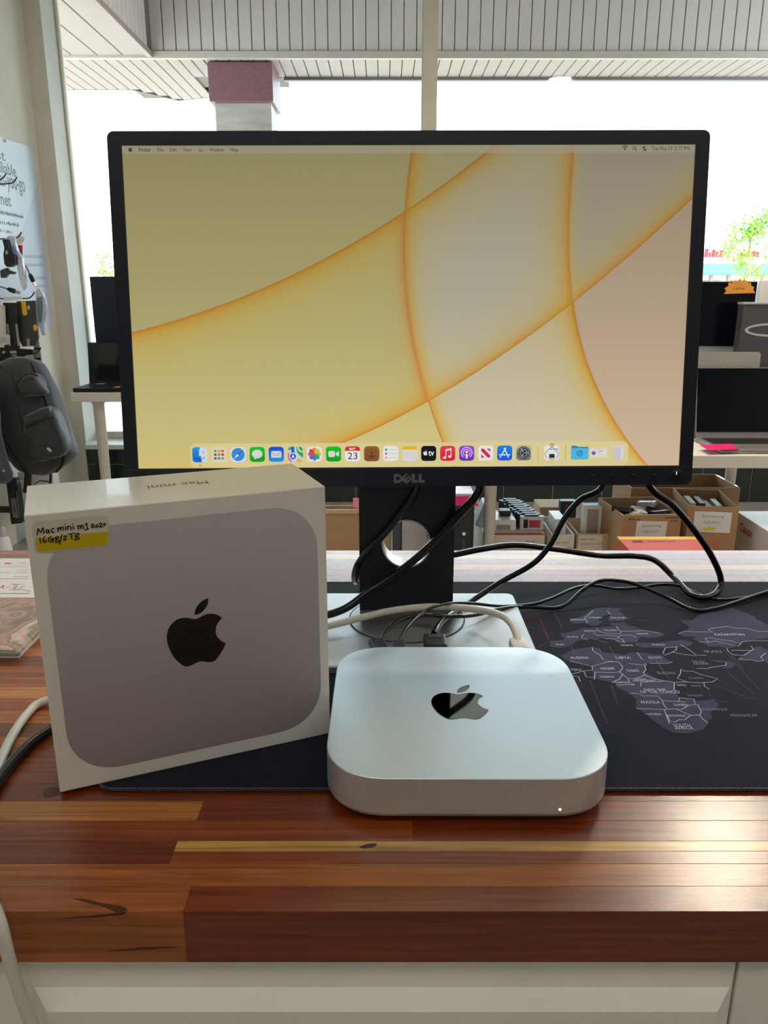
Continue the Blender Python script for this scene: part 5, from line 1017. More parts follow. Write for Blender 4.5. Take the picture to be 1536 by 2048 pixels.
# flat red and yellow box in front
rz = -0.4571
t = thing('gift_box', 'flat red box with yellow rim lying before the brown cartons', 'box', (0.9, 2.44, PZ))
rx0 = 0.7929; rx1 = 1.0572
obj('carton', MB().box2((rx0, 2.33, PZ), (rx1, 2.52, rz-0.004)), mat('orange_red_card', (206, 92, 60), 0.5), t)
obj('lid', MB().box2((rx0-0.003, 2.328, rz-0.004), (rx1+0.003, 2.49, rz), 0.001), mat('red_lid_card', (204, 92, 84), 0.45), t)
obj('yellow_rim', MB().box2((rx0-0.003, 2.49, rz-0.004), (rx1+0.003, 2.523, rz+0.001), 0.001), mat('yellow_lid_card', (222, 190, 80), 0.45), t)
mb = MB(); mb.box((rx0+0.05, 2.47, rz+0.0005), (0.035, 0.02, 0.0004)); scribble(mb, lambda a, c: (a, c, rz+0.0006), rx0+0.13, 2.47, 0.09, 0.016, None, 8)
obj('lid_print', mb, mat('maroon_ink', (120, 50, 40), 0.6), t)
# white carton with red maker's name on its side
cz_ = -0.487
t = thing('printer_carton', 'white carton with red lettering on its side at the right edge', 'box', (1.5, 2.77, PZ))
obj('carton', MB().box2((1.382, 2.40, PZ), (1.78, 2.95, cz_), 0.002), mat('cool_white_card', (226, 224, 226), 0.45, var=0.02), t)
mb = MB(); put_text(mb, 'Canon', lambda a, c: (1.3815, -a, c), -2.845, cz_-0.045, 0.105, 0.033, None, 0.02)
obj('red_lettering', mb, mat('carton_red_ink', (206, 56, 62), 0.5), t)
# white cartons, case row and small packs on the left
wz = -0.5531; wx0 = 0.3811; wx1 = 0.6198
t = thing('white_stock_carton', 'low white carton with red taped edge behind the near table leg', 'box', ((wx0+wx1)/2, 2.95, PZ))
obj('carton', MB().box2((wx0, 2.86, PZ), (wx1, 3.2, wz), 0.003), m_wht, t)
obj('red_tape', MB().box2((wx0+0.03, 2.859, wz-0.004), (wx1, 2.87, wz+0.0008)), mat('carton_red_ink'), t)
mb = MB(); scribble(mb, lambda a, c: (a, 2.8595, c), wx0+0.12, wz-0.035, 0.04, 0.010, None, 9); scribble(mb, lambda a, c: (a, 2.8595, c), wx0+0.185, wz-0.03, 0.04, 0.010, None, 10)
obj('faint_print', mb, m_ink2, t)
a0 = 0.4309; a1 = 0.5125
t = thing('window_pack', 'small white pack with grey window on the low white carton', 'box', ((a0+a1)/2, 2.93, wz))
zt_ = -0.5088
obj('pack', MB().box2((a0, 2.90, wz+0.001), (a1, 3.02, zt_), 0.002), mat('white_print_paper'), t); obj('window', MB().box2((a0+0.006, 2.8985, wz+0.006), (a0+0.06, 2.901, zt_-0.02)), mat('grey_window_film', (150, 142, 138), 0.3), t)
t = thing('strap_gadget', 'black looped gadget lying on the small white window pack', 'gadget', ((a0+a1)/2, 2.97, zt_))
obj('body', MB().box(((a0+a1)/2+0.005, 2.97, zt_+0.012), (0.045, 0.05, 0.022), 0.005), m_key, t)
ql = Vector(((a0+a1)/2, 2.97, zt_+0.03)); obj('loop', MB().tube([(ql.x+0.016*math.cos(a), ql.y, ql.z+0.010+0.012*math.sin(a)) for a in [PI*j/8-0.3 for j in range(10)]], 0.004, 6), m_key, t, True)
t = thing('grey_pouch', 'grey pouch leaning behind the near table leg', 'pouch', (0.3895, 2.95, wz))
obj('flap', MB().box((0.3895, 2.97, wz+0.055), (0.035, 0.10, 0.10), 0.008, rot=(0, 0.35, 0)), mat('pale_grey_card'), t)
# row of thin case packs standing one behind another
b0 = 0.5299; b1 = 0.6212; bz = -0.4967
for k in range(9):
    yy = 2.905+k*0.030; dxk = -0.006*k
    mm = 'white_pack_front' if k == 0 else ('black_keys' if k % 3 else 'dark_grey_card')
    if k == 0: mat('white_pack_front', (206, 204, 208), 0.4)
    t = thing('case_pack', ('grey case pack with red front, first of the standing row' if k == 0 else 'thin dark case pack, number %s from the front of the standing row' % ('one two three four five six seven eight nine'.split()[k])), 'phone case', ((b0+b1)/2+dxk, yy, wz), 'row of standing case packs')
    obj('pack', MB().box2((b0+dxk, yy, wz+0.001), (b1+dxk, yy+0.022, bz+0.002*(k % 2)), 0.002), mat(mm), t)
    obj('edge', MB().box2((b0+dxk+0.018, yy+0.002, bz-0.001), (b1+dxk-0.02, yy+0.021, bz+0.006)), m_key, t)
    if k == 0:
        obj('red_panel', MB().box2((b0+0.034, 2.9035, wz+0.012), (b1-0.014, 2.9055, wz+0.042), 0.0005), mat('crimson_card', (196, 52, 84), 0.5), t)
        obj('dark_panel', MB().box2((b0+0.012, 2.9038, wz+0.01), (b0+0.03, 2.9055, wz+0.045), 0.0005), m_key, t)
# white-fronted carton with packs standing in it
c0 = 0.6319; c1_ = 0.7168; czt = -0.5382
t, w, d, h = open_box('pale_carton', 'small pale carton with printed front between case row and boxed cases', c0, c1_, 2.80, 3.05, PZ, czt, m_wht)
mb = MB(); scribble(mb, lambda a, c: (a, -0.0006, c), w*0.5, h-0.03, 0.05, 0.008, None, 11); scribble(mb, lambda a, c: (a, -0.0006, c), w*0.6, h-0.05, 0.06, 0.008, None, 12); obj('carton_print', mb, m_ink2, t, world=False)
tag(obj('white_leaflet_pack', MB().box(((c0+c1_)/2-0.004, 2.90, (PZ+0.0065+czt+0.05)/2), (0.042, 0.13, czt+0.05-PZ-0.0065), 0.003), mat('white_print_paper')), 'white pack standing in the small pale carton', 'box')
e0 = 0.7394; e1 = 0.8526
t, w, d, h = open_box('pale_carton', 'small brown-edged carton with cream printed front below the boxed cases', e0-0.012, e1, 2.80, 3.02, PZ, -0.5343, m_cb2)
obj('cream_front', MB().box2((0.006, -0.001, 0.01), (w-0.03, 0.0, h-0.004)), m_wht, t, world=False)
mb = MB(); scribble(mb, lambda a, c: (a, -0.0015, c), w*0.3, h-0.02, 0.05, 0.008, None, 13); scribble(mb, lambda a, c: (a, -0.0015, c), w*0.45, h-0.038, 0.08, 0.008, None, 14); obj('carton_print', mb, m_ink2, t, world=False)
zc0 = PZ+0.0065
f0 = 0.7672; f1 = 0.8366; fzt = -0.4471
t = thing('boxed_case', 'white windowed case box standing in the cream-fronted carton', 'phone case', ((f0+f1)/2, 2.9, zc0))
obj('pack', MB().box2((f0, 2.88, zc0), (f1, 2.92, fzt), 0.002), mat('white_print_paper'), t); obj('window', MB().box2((f0+0.014, 2.8785, fzt-0.11), (f1-0.012, 2.881, fzt-0.012), 0.0006), mat('rosy_window_film', (172, 156, 152), 0.3), t)
obj('blue_edge', MB().box2((f0, 2.879, fzt-0.0005), (f1, 2.921, fzt+0.0015)), mat('teal_card', (120, 170, 178), 0.5), t)
g0 = 0.7188; g1 = f0-0.004; gzt_ = -0.4867
t = thing('boxed_case', 'dark case box with maroon window beside the white windowed one', 'phone case', ((g0+g1)/2, 2.97, zc0))
obj('pack', MB().box2((g0, 3.06, zc0), (g1+0.02, 3.10, gzt_+0.01), 0.002), m_key, t); obj('window', MB().box2((g0+0.02, 3.0585, gzt_-0.05), (g1-0.02, 3.0605, gzt_-0.004), 0.0006), mat('maroon_card', (120, 40, 62), 0.5), t)
tag(obj('back_carton', MB().box2((0.6563, 3.16, PZ), (0.8036, 3.30, -0.5305), 0.003), m_cb2), 'plain brown carton behind the standing case row', 'box')
# tower computer, pink tag, panels
t0 = 0.1719; t1 = 0.3157; tzt = -0.3540
t = thing('tower_computer', 'black tower computer under the near end of the right table', 'computer', ((t0+t1)/2, 2.8, PZ))
obj('case', MB().box2((t0, 2.62, PZ), (t1, 2.98, tzt), 0.004), mat('dark_casing'), t)
obj('front_panel', MB().box2((t0+0.004, 2.612, PZ+0.01), (t1-0.004, 2.62, tzt-0.006), 0.002), m_key, t)
tq = (.2804,-.4747); obj('badge', MB().lathe([(0.006, 2.609), (0.006, 2.612)], (tq[0], 0, tq[1]), 14, axis='y'), mat('white_print_paper'), t)
obj('vent_slot', MB().box((tq[0], 2.6115, tq[1]-0.045), (0.008, 0.001, 0.05)), mat('vent_grey', (60, 60, 66), 0.5), t)
t_ = tag(obj('paper_pad', MB().box2((t0+0.01, 2.64, tzt+0.001), (t1+0.0, 2.95, tzt+0.018), 0.003), mat('pale_blue_card', (206, 216, 232), 0.5)), 'pale blue pad lying on the black tower computer', 'pad')
tag(obj('price_tag', MB().prism([(.236,-.3362),(.3237,-.3327),(.3176,-.3559),(.3284,-.3702),(.2367,-.3684)], lambda a, c: (a, 2.600, c), lambda a, c: (a, 2.602, c)), m_pinkc), 'hot pink price tag on the front of the black tower computer', 'price tag')
h0 = 0.0703; h1 = 0.1610
tag(obj('grey_panel_box', MB().box2((h0, 2.75, PZ), (h1, 3.1, -0.4361), 0.003), mat('rosy_grey_card', (178, 168, 166), 0.5)), 'plain rosy grey box left of the tower, seen through the stand hole', 'box')
j0 = 0.0357; j1 = h0-0.003
tag(obj('dark_panel_box', MB().box2((j0, 2.95, PZ), (j1, 3.2, -0.4826), 0.002), mat('slate_card', (84, 84, 90), 0.5)), 'narrow slate grey box seen through the left of the stand hole', 'box')
k0 = -0.0246; k1 = j0-0.004
tag(obj('tan_panel_box', MB().box2((k0, 3.05, PZ), (k1, 3.3, -0.5148), 0.002), m_cb2), 'narrow tan carton at the left rim of the stand hole', 'box')
# brown carton between box and stand
q0_ = -0.3462; q1_ = -0.0895; qz = -0.4666
t, w, d, h = open_box('stock_carton', 'brown carton seen between the white product carton and the monitor stand', q0_, q1_, 2.90, 2.96, PZ, qz, m_cb1)
obj('rim_fold', MB().box2((0, -0.003, h-0.016), (w, 0, h)), m_cb2, t, world=False)
tag(obj('pink_card', MB().box2((-0.1206, 2.928, PZ+0.007), (-0.0933, 2.931, -0.4286), 0.001), mat('pale_pink_card', (236, 150, 160), 0.5)), 'pale pink card sticking up behind the left edge of the monitor stand', 'card')

# ================================================================ left wall: posters, hooks, goods, bags
m_pos = mat('pale_blue_poster', (206, 218, 232), 0.35, var=0.02); m_pos2 = mat('bluer_poster', (194, 206, 226), 0.35, var=0.03)
m_ptx = mat('grey_poster_ink', (120, 128, 142), 0.5)
wx_ = XL+0.002
wf = lambda h: (lambda a, c: (XL+h, a, c))
# lower poster first, upper one overlaps it
PO2 = [(4.036,.7231),(4.7496,.9409),(4.744,.1375),(3.8512,.0702)]
t = thing('wall_poster', 'pale blue poster on the left wall behind the hanging goods', 'poster', (XL+0.002, PO2[1][0]-0.3, PO2[2][1]), 'posters on the left wall')
obj('sheet', MB().prism(PO2, wf(0.001), wf(0.003)), m_pos2, t)
mb = MB()
for (p0, p1) in (((4.4706,.5264), (4.6997,.5358)), ((4.4892,.4828), (4.7002,.4893)), ((4.579,.4159), (4.7005,.4178)), ((4.5536,.3725), (4.7018,.3734))): stroke(mb, [p0, p1], 0.008, wf(0.0035), k=1)
obj('blurred_print', mb, mat('pale_poster_ink', (170, 180, 198), 0.5), t)
PO1 = [(4.045,1.1109),(4.3409,1.0998),(4.7323,1.1119),(4.7301,.9202),(4.6065,.8025),(4.4498,.6408),(3.8939,.577)]
t = thing('wall_poster', 'white poster with large grey lettering high on the left wall', 'poster', (XL+0.004, PO1[2][0]-0.3, PO1[5][1]), 'posters on the left wall')
obj('sheet', MB().prism(PO1, wf(0.004), wf(0.006)), m_pos, t)
def wall_line(s_, e, cap, wpl):
    w_ = wpl*len(s_); mb = MB(); put_text(mb, s_, lambda a, c: (XL+0.0066, e[0]-w_/2+a, e[1]+c), 0, 0, w_, cap, None, 0.012); obj('lettering', mb, m_ptx, t)
wall_line('fast', (4.367,1.0148), 0.05, 0.045); wall_line('reliable', (4.4751,.9557), 0.055, 0.030); wall_line('pay-as-you-go', (4.5644,.8899), 0.052, 0.032); wall_line('internet', (4.3731,.7989), 0.055, 0.036)
for k_, (e_, w2) in enumerate((((4.4894,.7327), 0.26), ((4.4219,.6843), 0.2), ((4.3405,.6435), 0.16))):
    mb = MB(); scribble(mb, lambda a, c: (XL+0.0066, e_[0]-w2/2+a, e_[1]+c), 0, 0, w2, 0.022, None, 30+k_); obj('small_print', mb, m_ptx, t)
tag(obj('push_pin', MB().lathe([(0.006, 0), (0.008, 0.004), (0.003, 0.008)], (0, 0, 0), 10), mat('white_enamel'), origin=(0, 0, 0)), 'white pin holding the top of the lettered poster', 'pin')
pin = bpy.data.objects['push_pin']; pq = (-1.952,4.3858,1.0888); pin.location = pq; pin.rotation_euler = (0, PI/2, 0)
# wire hooks sticking out of the wall
m_wire = mat('dark_wire', (44, 44, 48), 0.4, 0.6)
def hook(label, Y, px, py):
    # px, py already turned into the tip position by the caller
    tip = Vector(py); p = [(XL+0.001, Y, tip.z-0.03), (tip.x-0.06, Y, tip.z-0.03), (tip.x-0.02, Y, tip.z-0.022), (tip.x, Y, tip.z)]
    t = thing('display_hook', label, 'hook', p[0], 'wire display hooks on the left wall')
    obj('wire', MB().tube(catmull(p, 5), 0.003, 6), m_wire, t, True); obj('wall_plate', MB().box((XL+0.003, Y, tip.z-0.03), (0.006, 0.03, 0.04), 0.002), m_wire, t)
    return p
hook('topmost empty wire hook over the lettered poster', 4.05, 0, (-1.8167,4.05,.8887)); hook('second wire hook from the top, longer, empty', 3.95, 0, (-1.7222,3.95,.86))
hk3 = hook('wire hook at mid height carrying cables and a plastic bag', 3.85, 0, (-1.688,3.85,.6096)); hk4 = hook('wire hook carrying the black and yellow packs', 3.85, 0, (-1.6603,3.85,.3407)); hk5 = hook('lowest wire hook above the backpack', 3.85, 0, (-1.6604,3.85,.0821))
# goods on the hooks
def hang(name, label, cat, poly, Y, th, m, extra=()):
    t = thing(name, label, cat, (poly[0][0], Y, poly[0][1]), 'goods hanging on the left wall')
    obj('pack', MB().prism(poly, lambda a, c: (a, Y, c), lambda a, c: (a, Y+th, c)), m, t)
    for nm, pl, mm, dy in extra: obj(nm, MB().prism(pl, lambda a, c: (a, Y-0.001-dy, c), lambda a, c: (a, Y+0.001, c)), mm, t)
    return t
m_clear = mat('cloudy_plastic_bag', (214, 222, 234), 0.15, var=0.25, scale=30, bump=0.8, bscale=25, alpha=0.8)
m_yel = mat('yellow_sticker', (238, 184, 20), 0.5)
hang('earphone_pack', 'black pear shaped accessory hanging left of the plastic bag', 'accessory', [(-1.7593,.5724),(-1.7389,.574),(-1.7336,.5372),(-1.7283,.5131),(-1.7111,.5018),(-1.714,.4662),(-1.7344,.4532),(-1.7548,.4532),(-1.7633,.4662),(-1.7628,.5082),(-1.7539,.5372)], 3.80, 0.03, m_key, (('grey_window', [(-1.7522,.5243),(-1.7416,.5275),(-1.7403,.5115),(-1.7495,.5066)], mat('pale_grey_card'), 0.001),))
hang('plastic_bag', 'crumpled clear plastic bag with pale blue cable on the mid hook', 'bag', [(-1.7626,.5774),(-1.7369,.5919),(-1.7135,.5886),(-1.7145,.5549),(-1.708,.5257),(-1.6916,.4933),(-1.6901,.4508),(-1.6878,.4146),(-1.6901,.3684),(-1.703,.3484),(-1.7109,.3684),(-1.7166,.4048),(-1.7197,.4475),(-1.7208,.5063),(-1.7404,.5128),(-1.7464,.5322),(-1.7418,.5549)], 3.83, 0.02, m_clear, (('blue_strip', [(-1.7356,.55),(-1.7187,.5484),(-1.7118,.5225),(-1.7057,.49),(-1.7147,.4867),(-1.7263,.516),(-1.7426,.5225)], mat('pale_blue_strip', (130, 160, 220), 0.3), 0.002),))
hang('red_card_pack', 'red topped card pack behind the plastic bag', 'pack', [(-1.7313,.5522),(-1.701,.5522),(-1.7083,.4948),(-1.7132,.4915),(-1.7224,.5276)], 3.87, 0.006, mat('bright_red_card', (206, 30, 44), 0.5), (('dark_edge', [(-1.7172,.5145),(-1.7033,.5342),(-1.7085,.4932),(-1.7126,.4909)], m_key, 0.001),))
hang('white_hang_card', 'white hang card at the tip of the mid hook', 'pack', [(-1.7338,.5951),(-1.708,.5951),(-1.6901,.587),(-1.691,.5798),(-1.6977,.5674),(-1.7089,.5609),(-1.7167,.5537),(-1.7357,.5537)], 3.88, 0.004, mat('white_print_paper'))
def plug_cable(label, pts, tipdir):
    pts = [Vector(p) for p in pts]; t = thing('usb_lead', label, 'cable', pts[0], 'goods hanging on the left wall')
    obj('cord', MB().tube(catmull(pts, 5), 0.004, 6), mat('grey_cord', (120, 120, 124), 0.5), t, True)
    e_ = pts[-1]; d_ = (pts[-1]-pts[-2]).normalized(); obj('plug', MB().tube([e_, e_+d_*0.012, e_+d_*0.035, e_+d_*0.04], [0.006, 0.011, 0.011, 0.008], 8), m_key, t, True)
    obj('metal_tip', MB().tube([e_+d_*0.04, e_+d_*0.06], 0.007, 4), m_sil, t)
plug_cable('grey lead with black plug dangling right of the plastic bag', [(-1.7083,3.86,.4944),(-1.6974,3.86,.4714),(-1.6865,3.86,.4483),(-1.6774,3.86,.4235)], 0)
plug_cable('black lead with plug poking sideways above the yellow pack', [(-1.8368,3.84,.3668),(-1.8095,3.84,.3634),(-1.7928,3.84,.3584),(-1.7829,3.84,.3551)], 0)
hang('coiled_lead', 'coiled dark lead under the pear shaped accessory', 'cable', [(-1.7923,.4372),(-1.7705,.447),(-1.753,.4502),(-1.7479,.4372),(-1.725,.429),(-1.7295,.4208),(-1.7569,.4208),(-1.7727,.4044),(-1.7933,.4044)], 3.81, 0.02, mat('charcoal_coil', (60, 60, 62), 0.4, var=0.5, scale=60))
hang('white_hook_strip', 'white label strip on the hook over the black packs', 'label', [(-1.8053,.3167),(-1.7178,.3217),(-1.7195,.3083),(-1.8078,.2982)], 3.84, 0.004, mat('white_print_paper'))
hang('black_pack', 'black retail pack with white vertical lettering under the hook', 'pack', [(-1.7933,.292),(-1.7261,.292),(-1.7481,.079),(-1.8146,.079)], 3.80, 0.02, mat('jet_black_card', (14, 15, 20), 0.35), (('white_lettering', [(-1.7906,.1948),(-1.7802,.1948),(-1.7813,.0927),(-1.7925,.0927)], mat('grey_letter_ink', (150, 148, 140), 0.5), 0.0005), ('white_lettering', [(-1.7479,.1948),(-1.7375,.1948),(-1.7376,.0927),(-1.7481,.0927)], mat('grey_letter_ink'), 0.0005)))
hang('cable_pack', 'dark blister pack with yellow price sticker on the wall hook', 'pack', [(-1.7423,.2983),(-1.6534,.3017),(-1.6604,.1286),(-1.6826,.0907),(-1.7394,.0873),(-1.7566,.1321)], 3.83, 0.015, mat('charcoal_card', (58, 56, 58), 0.4), (('yellow_sticker', [(-1.7204,.2983),(-1.6989,.2983),(-1.6978,.2377),(-1.7141,.2326),(-1.7197,.2377)], m_yel, 0.001), ('orange_seal', [(-1.6761,.1868),(-1.663,.1936),(-1.6577,.18),(-1.6632,.1629),(-1.6755,.1629)], m_yel, 0.001), ('white_badge', [(-1.6942,.2748),(-1.6854,.2809),(-1.6796,.2715),(-1.6865,.258),(-1.6938,.2614)], mat('pale_grey_card'), 0.001), ('lower_lettering', [(-1.7153,.1252),(-1.7012,.1252),(-1.703,.0907),(-1.7171,.0907)], mat('grey_letter_ink'), 0.001), ('brown_band', [(-1.7414,.2916),(-1.7229,.295),(-1.7226,.2479),(-1.7418,.2343)], mat('bronze_card', (96, 74, 44), 0.5), 0.0005)))
hang('clear_sleeve', 'clear crinkled sleeve with grey cable beside the yellow sticker pack', 'bag', [(-1.6674,.3485),(-1.6504,.3586),(-1.6326,.3316),(-1.6219,.2739),(-1.6315,.2226),(-1.6457,.1916),(-1.6488,.1363),(-1.6626,.1397),(-1.6741,.1916),(-1.6723,.25),(-1.6714,.3011)], 3.88, 0.012, m_clear, (('grey_core', [(-1.6645,.3147),(-1.6374,.3215),(-1.6403,.2671),(-1.6551,.202),(-1.6679,.1985),(-1.667,.25)], mat('grey_blue_core', (130, 148, 162), 0.35), 0.001),))
hang('white_charger', 'white charger unit cut by the left edge of the frame', 'charger', [(-1.8098,.2827),(-1.7796,.2794),(-1.7917,.1494),(-1.7736,.1427),(-1.779,.1021),(-1.8357,.092)], 3.76, 0.03, mat('warm_white_plastic', (206, 202, 198), 0.4), (('grey_label', [(-1.8056,.1359),(-1.7778,.1376),(-1.7811,.1123),(-1.8092,.1089)], mat('pale_grey_card'), 0.001),))
hang('striped_pack', 'grey striped pack edge right of the lowest hook', 'pack', [(-1.7026,.1264),(-1.6781,.1229),(-1.6756,.0249),(-1.678,-.0246),(-1.7031,-.0246),(-1.7053,.0461)], 3.87, 0.01, mat('stone_grey_card', (150, 144, 140), 0.5), (('stripe', [(-1.7028,.0811),(-1.6743,.0811),(-1.6747,.0688),(-1.7032,.0688)], m_key, 0.001), ('stripe', [(-1.7034,.032),(-1.6762,.032),(-1.6761,.0214),(-1.7033,.0214)], m_key, 0.001)))
hang('navy_pack', 'navy pack with cream corner just above the backpack', 'pack', [(-1.8975,.077),(-1.7395,.0664),(-1.7347,.0021),(-1.766,-.0303),(-1.9118,-.0303)], 3.93, 0.02, mat('navy_card', (28, 32, 44), 0.4), (('cream_corner', [(-1.7793,.0379),(-1.7387,.0432),(-1.7356,.0093),(-1.7481,-.0033)], mat('cream_label_paper'), 0.001), ('white_patch', [(-1.8509,.0592),(-1.8199,.061),(-1.8192,.0379),(-1.8483,.0379)], mat('white_print_paper'), 0.001), ('white_patch', [(-1.889,.0592),(-1.8745,.0592),(-1.8782,.045),(-1.8891,.045)], mat('white_print_paper'), 0.001)))

# backpack hanging below: lofted body, pockets, zips and straps
m_bag = mat('charcoal_nylon', (40, 42, 48), 0.6, var=0.2, scale=25, bump=0.5, bscale=35, sheen=0.3)
m_bag2 = mat('dark_nylon_pocket', (33, 35, 41), 0.5, var=0.2, scale=25, bump=0.5, bscale=45, sheen=0.3)
m_zip = mat('black_zip', (18, 18, 20), 0.4)
BY = 3.66
EDG = [(-1.7048,.043),(-1.643,.0202),(-1.608,-.0348),(-1.5812,-.1229),(-1.5551,-.2215),(-1.5329,-.3168),(-1.5142,-.3844),(-1.5138,-.4233),(-1.5352,-.4648),(-1.5871,-.4992),(-1.6475,-.5215)]
LFT = [(-1.7869,.0339),(-1.8372,.0042),(-1.8817,-.0648),(-1.9049,-.1462),(-1.9065,-.2405),(-1.8915,-.3361),(-1.8538,-.4087),(-1.8276,-.4452),(-1.7965,-.482),(-1.7564,-.5066),(-1.7101,-.5215)]
bag = thing('backpack', 'charcoal backpack hanging on the left wall with sagging front pocket', 'backpack', (LFT[4][0], BY, LFT[10][1]))
rings = []
for i, (rp_, lp_) in enumerate(zip(EDG, LFT)):
    hwid = [0.05, 0.085, 0.105, 0.115, 0.12, 0.125, 0.125, 0.12, 0.11, 0.09, 0.05][i]
    A_ = Vector((lp_[0], 0, lp_[1])); B_ = Vector((rp_[0], 0, rp_[1])); c_ = (A_+B_)/2; hx_ = (B_-A_)/2
    rings.append([Vector((c_.x, BY+0.11, c_.z))+hx_*(abs(math.cos(a))**0.75*math.copysign(1, math.cos(a)))+Vector((0, hwid*abs(math.sin(a))**0.75*math.copysign(1, math.sin(a)), 0)) for a in [2*PI*q/28 for q in range(28)]])
from mathutils import noise as _noise
cols_ = [catmull([r[q] for r in rings], 4) for q in range(28)]
fine = [[cols_[q][k] for q in range(28)] for k in range(len(cols_[0]))]
def crumple(p, amp, sc): return p+Vector((_noise.noise(p*sc), _noise.noise(p*sc+Vector((9, 3, 1))), _noise.noise(p*sc+Vector((2, 7, 5)))))*amp
fine = [[crumple(p, 0.012, 9.0)+crumple(Vector((0, 0, 0)), 0, 1) for p in r] for r in fine]
obj('body', MB().loft(fine), m_bag, bag, True)
obj('side_piping', MB().tube([r[25]+Vector((0.004, -0.004, 0)) for r in fine[4:-4]], 0.005, 6), m_zip, bag, True)
obj('side_piping', MB().tube([r[19]+Vector((0, -0.004, 0)) for r in fine[4:-4]], 0.005, 6), m_zip, bag, True)
def puff(name, pts, y, th, m):
    n = len(pts); cx_ = sum(p[0] for p in pts)/n; cz2 = sum(p[1] for p in pts)/n
    rg = []
    for s_, dy in ((1.0, 0.05), (1.0, 0.0), (0.94, -th*0.7), (0.8, -th), (0.4, -th*1.15)): rg.append([(cx_+(a-cx_)*s_, y+dy, cz2+(c-cz2)*s_) for a, c in pts])
    rg = [[crumple(Vector(p), 0.014, 14.0) for p in r] for r in rg]
    return obj(name, MB().loft(rg), m, bag, True)
cm = lambda l, k=3: [(q.x, q.y) for q in catmull([Vector((a, c, 0)) for a, c in l], k, True)]
puff('upper_pocket', cm([(-1.6999,-.079),(-1.6749,-.0441),(-1.6344,-.0238),(-1.6003,-.0325),(-1.5803,-.0848),(-1.5749,-.1141),(-1.6172,-.1229),(-1.6827,-.1288),(-1.7015,-.1141)]), 3.645, 0.03, m_bag2)
puff('lower_pocket', cm([(-1.6832,-.2265),(-1.6203,-.1967),(-1.5711,-.1819),(-1.5373,-.1967),(-1.5158,-.2684),(-1.4993,-.3348),(-1.5077,-.3835),(-1.563,-.4202),(-1.6254,-.4387),(-1.6647,-.4141),(-1.6811,-.3287)]), 3.65, 0.05, m_bag2)
puff('pocket_flap', cm([(-1.6693,-.2218),(-1.6131,-.1952),(-1.5552,-.1776),(-1.5524,-.2041),(-1.6053,-.2277),(-1.6609,-.2485)]), 3.61, 0.02, m_bag)
for nm, ln in (('zip', [(-1.6889,3.6,-.122),(-1.6895,3.6,-.0813),(-1.664,3.6,-.0409),(-1.6205,3.6,-.0179),(-1.5813,3.6,-.0294)]), ('zip', [(-1.6617,3.585,-.2608),(-1.6117,3.585,-.2371),(-1.5568,3.585,-.2194),(-1.5213,3.585,-.2165)]), ('zip', [(-1.7002,3.6,-.0064),(-1.6932,3.6,-.0871),(-1.6906,3.6,-.2041),(-1.6761,3.6,-.3232),(-1.6524,3.6,-.42)])):
    obj(nm, MB().tube(catmull(ln, 5), 0.004, 6), m_zip, bag, True)
obj('metal_badge', MB().box((-1.5593,3.575,-.3664), (0.024, 0.004, 0.012), 0.002, rot=(0, 0.7, 0)), m_sil, bag)
for nm, ln, r_ in (('strap_tail', [(-1.7402,3.72,-.4896),(-1.741,3.72,-.5164),(-1.746,3.72,-.5461),(-1.7533,3.72,-.5841),(-1.7633,3.72,-.6113)], 0.018), ('strap_tail', [(-1.6503,3.74,-.4792),(-1.6398,3.74,-.5021),(-1.639,3.74,-.5292),(-1.6461,3.74,-.5672)], 0.014), ('strap_tail', [(-1.6465,3.74,-.5591),(-1.6726,3.74,-.5563),(-1.6963,3.74,-.555),(-1.7249,3.74,-.5727)], 0.008), ('carry_loop', [(-1.8184,3.75,.0309),(-1.7957,3.75,.0588),(-1.7626,3.75,.0588),(-1.7432,3.75,.0262)], 0.008)):
    obj(nm, MB().tube(catmull(ln, 5), r_, 8, flat=0.3), m_zip, bag, True)
# second bag, mostly hidden
LB = cm([(-1.965,-.1069),(-1.8195,-.0833),(-1.7814,-.1543),(-1.7881,-.2985),(-1.7708,-.4458),(-1.7601,-.5156),(-1.8311,-.5356),(-2.0284,-.5457)], 3)
sb = thing('shoulder_bag', 'navy grey soft bag hanging half hidden behind the backpack', 'bag', (LB[0][0], 3.62, LB[0][1]))
rg = []
cxx = sum(p[0] for p in LB)/len(LB); czz = sum(p[1] for p in LB)/len(LB)
for s_, dy in ((0.6, 0.0), (0.93, -0.02), (1.0, -0.05), (0.93, -0.085), (0.6, -0.10)): rg.append([(cxx+(a-cxx)*s_, 3.64+dy, czz+(c-czz)*s_) for a, c in LB])
obj('body', MB().loft(rg), mat('navy_grey_nylon', (58, 60, 74), 0.6, var=0.1, sheen=0.3), sb, True)
obj('rivet', MB().lathe([(0.006, -0.108), (0.004, -0.112)], (-1.7634, 3.64, -0.4573), 10, axis='y'), m_sil, sb)
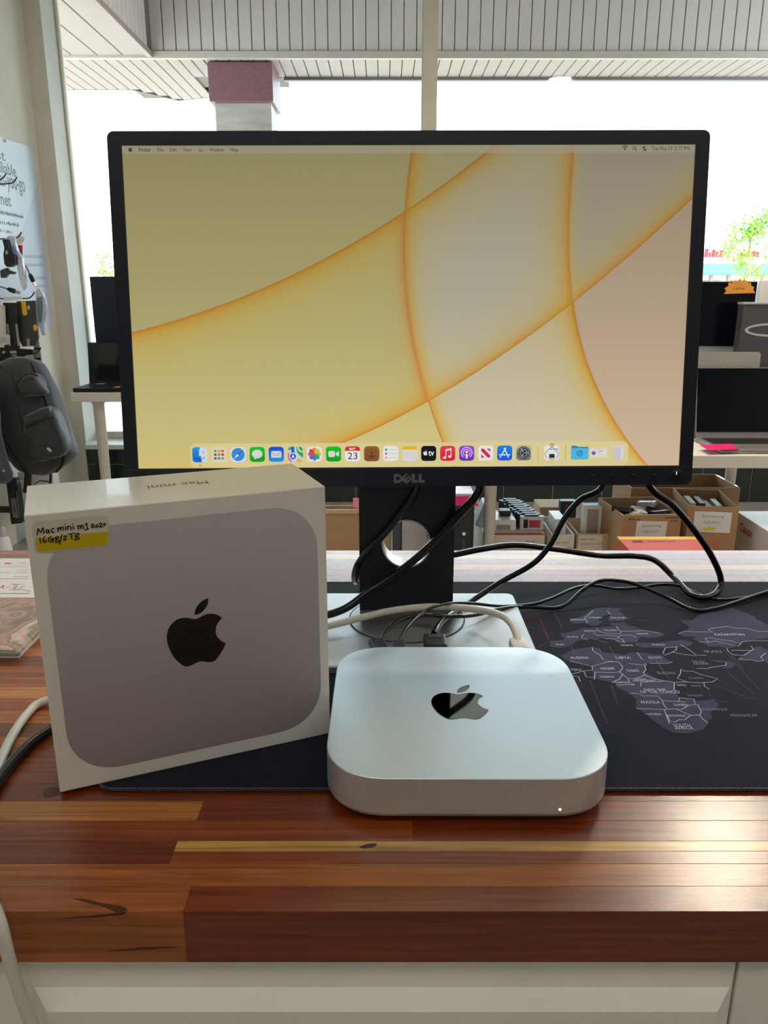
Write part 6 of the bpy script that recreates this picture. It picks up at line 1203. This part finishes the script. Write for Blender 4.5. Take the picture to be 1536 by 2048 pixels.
# things on the floor at the foot of the wall
rk = thing('slatted_rack', 'black slatted rack fixed low on the left wall below the bags', 'rack', (-1.8436,3.75,-.7745))
for (pts_, nm) in (([(-1.8668,-.5478),(-1.8535,-.5478),(-1.8632,-.7551),(-1.8713,-.7551)], 'upright'), ([(-1.819,-.5478),(-1.8146,-.5751),(-1.8147,-.7551),(-1.8215,-.7551)], 'upright'), ([(-1.8726,-.7551),(-1.8134,-.7551),(-1.8159,-.7748),(-1.8693,-.7818)], 'foot_block'), ([(-1.8562,-.5478),(-1.8164,-.5478),(-1.8254,-.597),(-1.8344,-.6466),(-1.8611,-.6466)], 'back_panel')):
    obj(nm, MB().prism(pts_, lambda a, c: (a, 3.75, c), lambda a, c: (a, 3.79, c)), m_key, rk)
for k in range(3):
    o_ = 60*k
    pts_ = [[(-1.8598,-.6466),(-1.8518,-.6466),(-1.8515,-.7481),(-1.8596,-.7481)], [(-1.8438,-.6466),(-1.8357,-.6466),(-1.8354,-.7481),(-1.8434,-.7481)], [(-1.8281,-.608),(-1.8228,-.608),(-1.8194,-.7495),(-1.8288,-.7495)]][k]
    obj('slat', MB().prism(pts_, lambda a, c: (a, 3.755, c), lambda a, c: (a, 3.77, c)), mat('grey_slat', (120, 116, 112), 0.5), rk)
obj('wall_bracket', MB().box2((XL+0.001, 3.76, rk.location.z+0.05), (rk.location.x+0.02, 3.78, rk.location.z+0.08)).box2((XL+0.001, 3.76, rk.location.z+0.2), (rk.location.x+0.0, 3.78, rk.location.z+0.22)), m_key, rk)
WB = [(-1.9132,-.5839),(-1.8643,-.5611),(-1.8762,-.6791),(-1.9032,-.7813),(-1.9114,-.7344)]
wb = thing('white_pack', 'white carton with green lettering standing behind the black slatted rack', 'box', (WB[0][0], 3.95, FZ))
obj('carton', MB().box2((WB[0][0]+0.01, 3.95, FZ+0.0005), (WB[0][0]+0.19, 4.03, -0.5607), 0.003), mat('cool_white_card', (226, 224, 226), 0.45), wb)
mb = MB(); scribble(mb, lambda a, c: (a, 3.9495, c), *(-1.8849,-.5927), 0.05, 0.02, None, 21); obj('green_lettering', mb, mat('green_ink', (120, 176, 120), 0.6), wb)
sp_ = (-1.8144,3.55,-.8247); zt_ = -0.7322
bt = thing('spray_bottle', 'white pointed bottle with green stripes at the left edge behind the counter', 'bottle', (sp_[0], 3.55, FZ))
hh = zt_-FZ
obj('bottle_body', MB().lathe([(0.034, 0.0005), (0.036, 0.02), (0.032, hh*0.45), (0.024, hh*0.72), (0.017, hh*0.78)], (sp_[0], 3.55, FZ), 20), mat('white_plastic_bottle', (226, 226, 226), 0.35), bt, True)
obj('cap', MB().lathe([(0.017, hh*0.78), (0.017, hh*0.88), (0.012, hh*0.97), (0.004, hh)], (sp_[0], 3.55, FZ), 20), mat('pale_grey_card'), bt, True)
for k in range(3): obj('green_stripe', MB().box((sp_[0]+0.006, 3.5148+0.002*k, FZ+hh*(0.22+0.12*k)), (0.03, 0.006, 0.012), 0.002, rot=(0, -0.45, 0)), mat('lime_stripe', (150, 190, 110), 0.5), bt)
